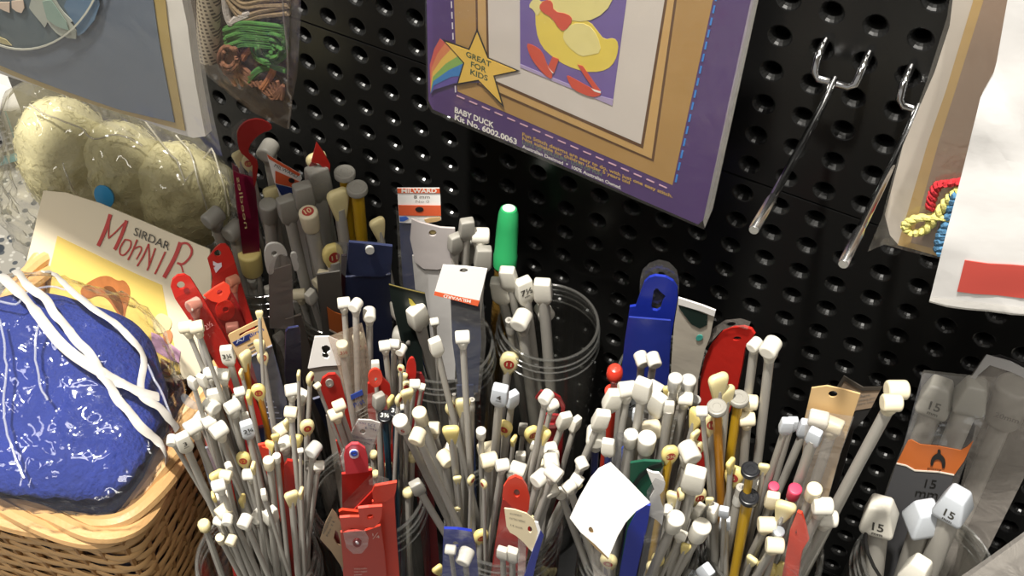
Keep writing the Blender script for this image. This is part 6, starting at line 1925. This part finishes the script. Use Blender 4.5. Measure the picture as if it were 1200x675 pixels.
def needles():
    L = parse(); HX, T, cur = solve(L)
    more_needles(L, HX, T)
    global NEEDLE_COST
    NEEDLE_COST = sorted([(round(float(c), 1), L[i]['px'], L[i]['py'], L[i]['jar']) for i, c in enumerate(cur)], reverse=True)[:25]
    print('NEEDLE_COST', NEEDLE_COST)
    hm = {}; sm = {}
    # shaft: unit cylinder, point at z = 0, top at z = 1
    def shaft_mesh(m):
        bm = lathe_bm([(.06, 0), (.45, .012), (.85, .03), (1, .05), (1, .5), (1, 1)], 'z', 12)
        for f in bm.faces: f.smooth = len(f.verts) == 4
        me = bpy.data.meshes.new('shaft'); bm.to_mesh(me); bm.free(); me.materials.append(m); return me
    labels = make_labels(L)
    global LABELS
    LABELS = labels
    rnd = random.Random(3)
    dm = disc_mesh()
    mred = mat('red size print', 'a8352c', var=0); mblk = mat('black size print', '3a3833', var=0); mgold = mat('gold size print', 'c9a03a', var=0); mwh = mat('white size print', 'c9c9c4', var=0); mror = mat('orange size print', 'c0562a', var=0)
    for i, d in enumerate(L):
        h, t = Vector(HX[i]), Vector(T[i])
        depth = (h - CAM).dot(RZ)
        W = d['w'] * (1.06 if d['kind'] == 'F' else 1.26 if d['kind'] == 'R' else 1.14) * depth / F; r = d['r'] * depth / F / 2
        ax = (h - t).normalized()
        k = d['kind']
        top = h - ax * (W * .3 if k in 'BYOF' else W * .1 if k == 'R' else 0)
        Ln = (top - t).length
        y = h - CAM; y = (y - ax * y.dot(ax)).normalized()      # local +y away from the viewer
        x = y.cross(ax)
        ang = d['a'] if d['a'] is not None else rnd.uniform(-22, 22)
        M = Matrix((x, y, ax)).transposed() @ Matrix.Rotation(math.radians(ang), 3, 'Z')
        root = bpy.data.objects.new('knitting_needle', None); COL.objects.link(root)
        root.empty_display_size = .005
        root.matrix_world = Matrix.Translation(t) @ M.to_4x4()
        set_props(root, labels[i][0], 'knitting needle', labels[i][1])
        key = d['s'] if d['col'] != 't' or k != 'P' else 'grey'
        if key not in sm: sm[key] = shaft_mesh(SHAFT[key])
        o = bpy.data.objects.new('shaft', sm[key]); COL.objects.link(o); o.parent = root; o.scale = (r, r, Ln)
        kk = k + d['col']
        if kk not in hm:
            me = head_mesh(k); me.materials.append(SHAFT['grey'] if k == 'P' and d['col'] == 'g' else COLS[d['col']]); hm[kk] = me
        o = bpy.data.objects.new('needle_head' if k != 'P' else 'needle_point', hm[kk]); COL.objects.link(o); o.parent = root
        o.location = (0, 0, (h - t).length); o.scale = (W, W, W)
        if k == 'F': o.scale = (W, W, W * 1.25)
        if k == 'B': o.scale = (W, W * 1.1, W * 1.45)
        if k in 'YO': o.scale = (W, W, W * 1.3)
        if k == 'C': o.scale = (W, W, W * 1.2)
        # printed sizes
        zc = (h - t).length
        if k == 'O':
            q = bpy.data.objects.new('size_mark', dm); 
            if not dm.materials: dm.materials.append(mred)
            COL.objects.link(q); q.parent = root; q.location = (0, -.252 * W, zc + .08 * W); q.scale = (W, W, W * 1.15)
            if d['w'] > 11: num(root, d['n'] or '%d' % rnd.choice([8, 9, 10, 11, 12]), (0, -.262 * W, zc - .06 * W), .30 * W, mgold if d['w'] < 17 else mat('cream size print', 'd6c79a', var=0))
        elif d['n']:
            if k in 'BF':
                s = d['n']
                if s.endswith('mm'):
                    s = s[:-2]
                    num(root, s, (.05 * W, -(.490 if k == 'F' else .32) * W, zc - .16 * W), .30 * W, mblk, tilt=.20 if k == 'F' else .06)
                    num(root, 'mm', (.05 * W, -(.512 if k == 'F' else .32) * W, zc - .36 * W), .15 * W, mblk, tilt=0 if k == 'F' else 0)
                else:
                    num(root, s, (0, -.358 * W, zc + .0 * W), .40 * W, mblk, tilt=.05); num(root, 'mm', (0, -.352 * W, zc - .24 * W), .15 * W, mblk)
            elif k == 'R': num(root, d['n'], ((.462 if ang > 0 else -.462) * W, 0, zc - .14 * W), .32 * W, mblk, side=1 if ang > 0 else -1)
            elif k in 'SK' or (k == 'C' and d['col'] == 'k'): num(root, d['n'], (0, -.16 * W, zc + .14 * W), .34 * W, mwh, up=True)
            elif k == 'C' and d['n'] == '10':
                q = bpy.data.objects.new('size_mark', topdisc(mred)); COL.objects.link(q); q.parent = root; q.location = (0, 0, zc + .595 * W); q.scale = (W * .7, W * .7, W)
                num(root, '10', (0, -.13 * W, zc + .615 * W), .30 * W, mat('cream size print', 'd6c79a', var=0), up=True)
            elif k == 'C': num(root, d['n'], (0, -.49 * W, zc - .2 * W), (.16 if d['col'] == 'g' else .36) * W, mblk if d['col'] == 'g' else mred)
            elif k == 'Y': num(root, d['n'], (0, -.23 * W, zc - .1 * W), .36 * W, mror)
        elif k == 'C' and d['col'] == 'k' or k in 'SK':
            pass


_td = {}
def topdisc(m):
    if m.name not in _td:
        bm = bmesh.new(); bm.faces.new([bm.verts.new((math.cos(2 * PI * i / 20) * .42, math.sin(2 * PI * i / 20) * .42, .004)) for i in range(20)])
        me = bpy.data.meshes.new('size_mark'); bm.to_mesh(me); bm.free(); me.materials.append(m); _td[m.name] = me
    return _td[m.name]


_nm = {}
def num(root, s, loc, h, m, side=False, up=False, tilt=0.0):
    k = (s, m.name)
    if k not in _nm:
        v, f = text_geo(s, .02); x0 = min(a[0] for a in v); x1 = max(a[0] for a in v)
        me = bpy.data.meshes.new('size_number'); me.from_pydata([((a[0] - (x0 + x1) / 2) / .7, 0, a[1] / .7) for a in v], [], f); me.materials.append(m); _nm[k] = me
    o = bpy.data.objects.new('size_number', _nm[k]); COL.objects.link(o); o.parent = root; o.location = loc; o.scale = (h, h, h)
    if side: o.rotation_euler = (0, 0, side * PI / 2)
    if up: o.rotation_euler = (-PI / 2, 0, 0)
    if tilt: o.rotation_euler = (-tilt, 0, 0)


LM = [('the red sleeve with round punched end', 213, 340), ('the tan header card', 293, 398), ('the basket rim', 205, 525), ('the navy snap sleeve', 432, 320), ('the white keyhole card', 381, 412), ('the clear tan packet', 410, 410),
      ('the coral red flap', 417, 535), ('the white tag with blue print', 425, 510), ('the front orange-red sleeve', 425, 620), ('the two-lobed dark red sleeve', 487, 440), ('the centre red sleeve', 604, 578), ('the blank white card', 541, 335),
      ('the big white tag', 712, 600), ('the dark green sleeve', 757, 555), ('the royal blue sleeve', 762, 380), ('the slanted red sleeve', 850, 415), ('the tan card with round hole', 974, 470), ('the pointed orange-red sleeve', 933, 630),
      ('the empty-looking jar rim', 650, 400), ('the white hooked tab', 323, 300), ('the folded orange label', 333, 203), ('the grey snap sleeve', 508, 290), ('the green needle case', 595, 275), ('the orange-banded packet', 1095, 540),
      ('the crimson sleeve', 288, 215), ('the blue front sleeve', 540, 645), ('the milky packet', 810, 395), ('the angled red sleeve', 260, 315), ('the dark green card', 480, 350)]
ORD = ['', 'second ', 'third ', 'fourth ', 'fifth ', 'sixth ', 'seventh ', 'eighth ', 'ninth ', 'tenth ', 'eleventh ', 'twelfth ']


def make_labels(L):
    """kind + colour + where it stands against the nearest landmark; ties are told apart by their order from the left"""
    keys = []
    for d in L:
        lm = min(LM, key=lambda m: math.hypot(m[1] - d['px'], (m[2] - d['py'])))
        dx, dy = d['px'] - lm[1], d['py'] - lm[2]
        rel = ('right of' if dx > 0 else 'left of') if abs(dx) > abs(dy) else ('below' if dy > 0 else 'above')
        what = f"{CNAME[d['col']]} {KNAME[d['kind']]}-headed"
        if d['kind'] == 'P': what = 'upturned grey pointed' if d['col'] == 'g' else 'frosted cone-tipped'
        sh = '' if d['s'] == 'grey' else f" with {d['s']} shaft"
        keys.append((what, sh, rel, lm[0]))
    out = [None] * len(L)
    groups = {}
    for i, k in enumerate(keys): groups.setdefault(k, []).append(i)
    for k, idx in groups.items():
        idx.sort(key=lambda i: L[i]['px'])
        for r, i in enumerate(idx):
            what, sh, rel, lm = k
            if len(idx) == 1: s = f"{what} needle{sh} {rel} {lm}"
            elif r == 0: s = f"leftmost {what} needle{sh} {rel} {lm}"
            elif r == len(idx) - 1: s = f"rightmost {what} needle{sh} {rel} {lm}"
            else: s = f"{what} needle{sh} {rel} {lm}, {ORD[min(r, 11)].strip()} from the left"
            out[i] = (s, f"needles in jar {L[i]['jar']}".replace('jar 11', 'the jar beside the wool bag').replace('jar 10', 'the right-end jar').replace('jar 1', 'the jar beside the basket').replace('jar 2', 'the jar of red sleeves').replace('jar 3', 'the middle front jar').replace('jar 4', 'the jar of the big white tag').replace('jar 5', 'the right front jar').replace('jar 6', 'the thick-needle jar at the back').replace('jar 7', 'the grey sleeve jar').replace('jar 8', 'the nearly empty jar').replace('jar 9', 'the royal blue sleeve jar'))
    return out


needles()
camera_and_light()
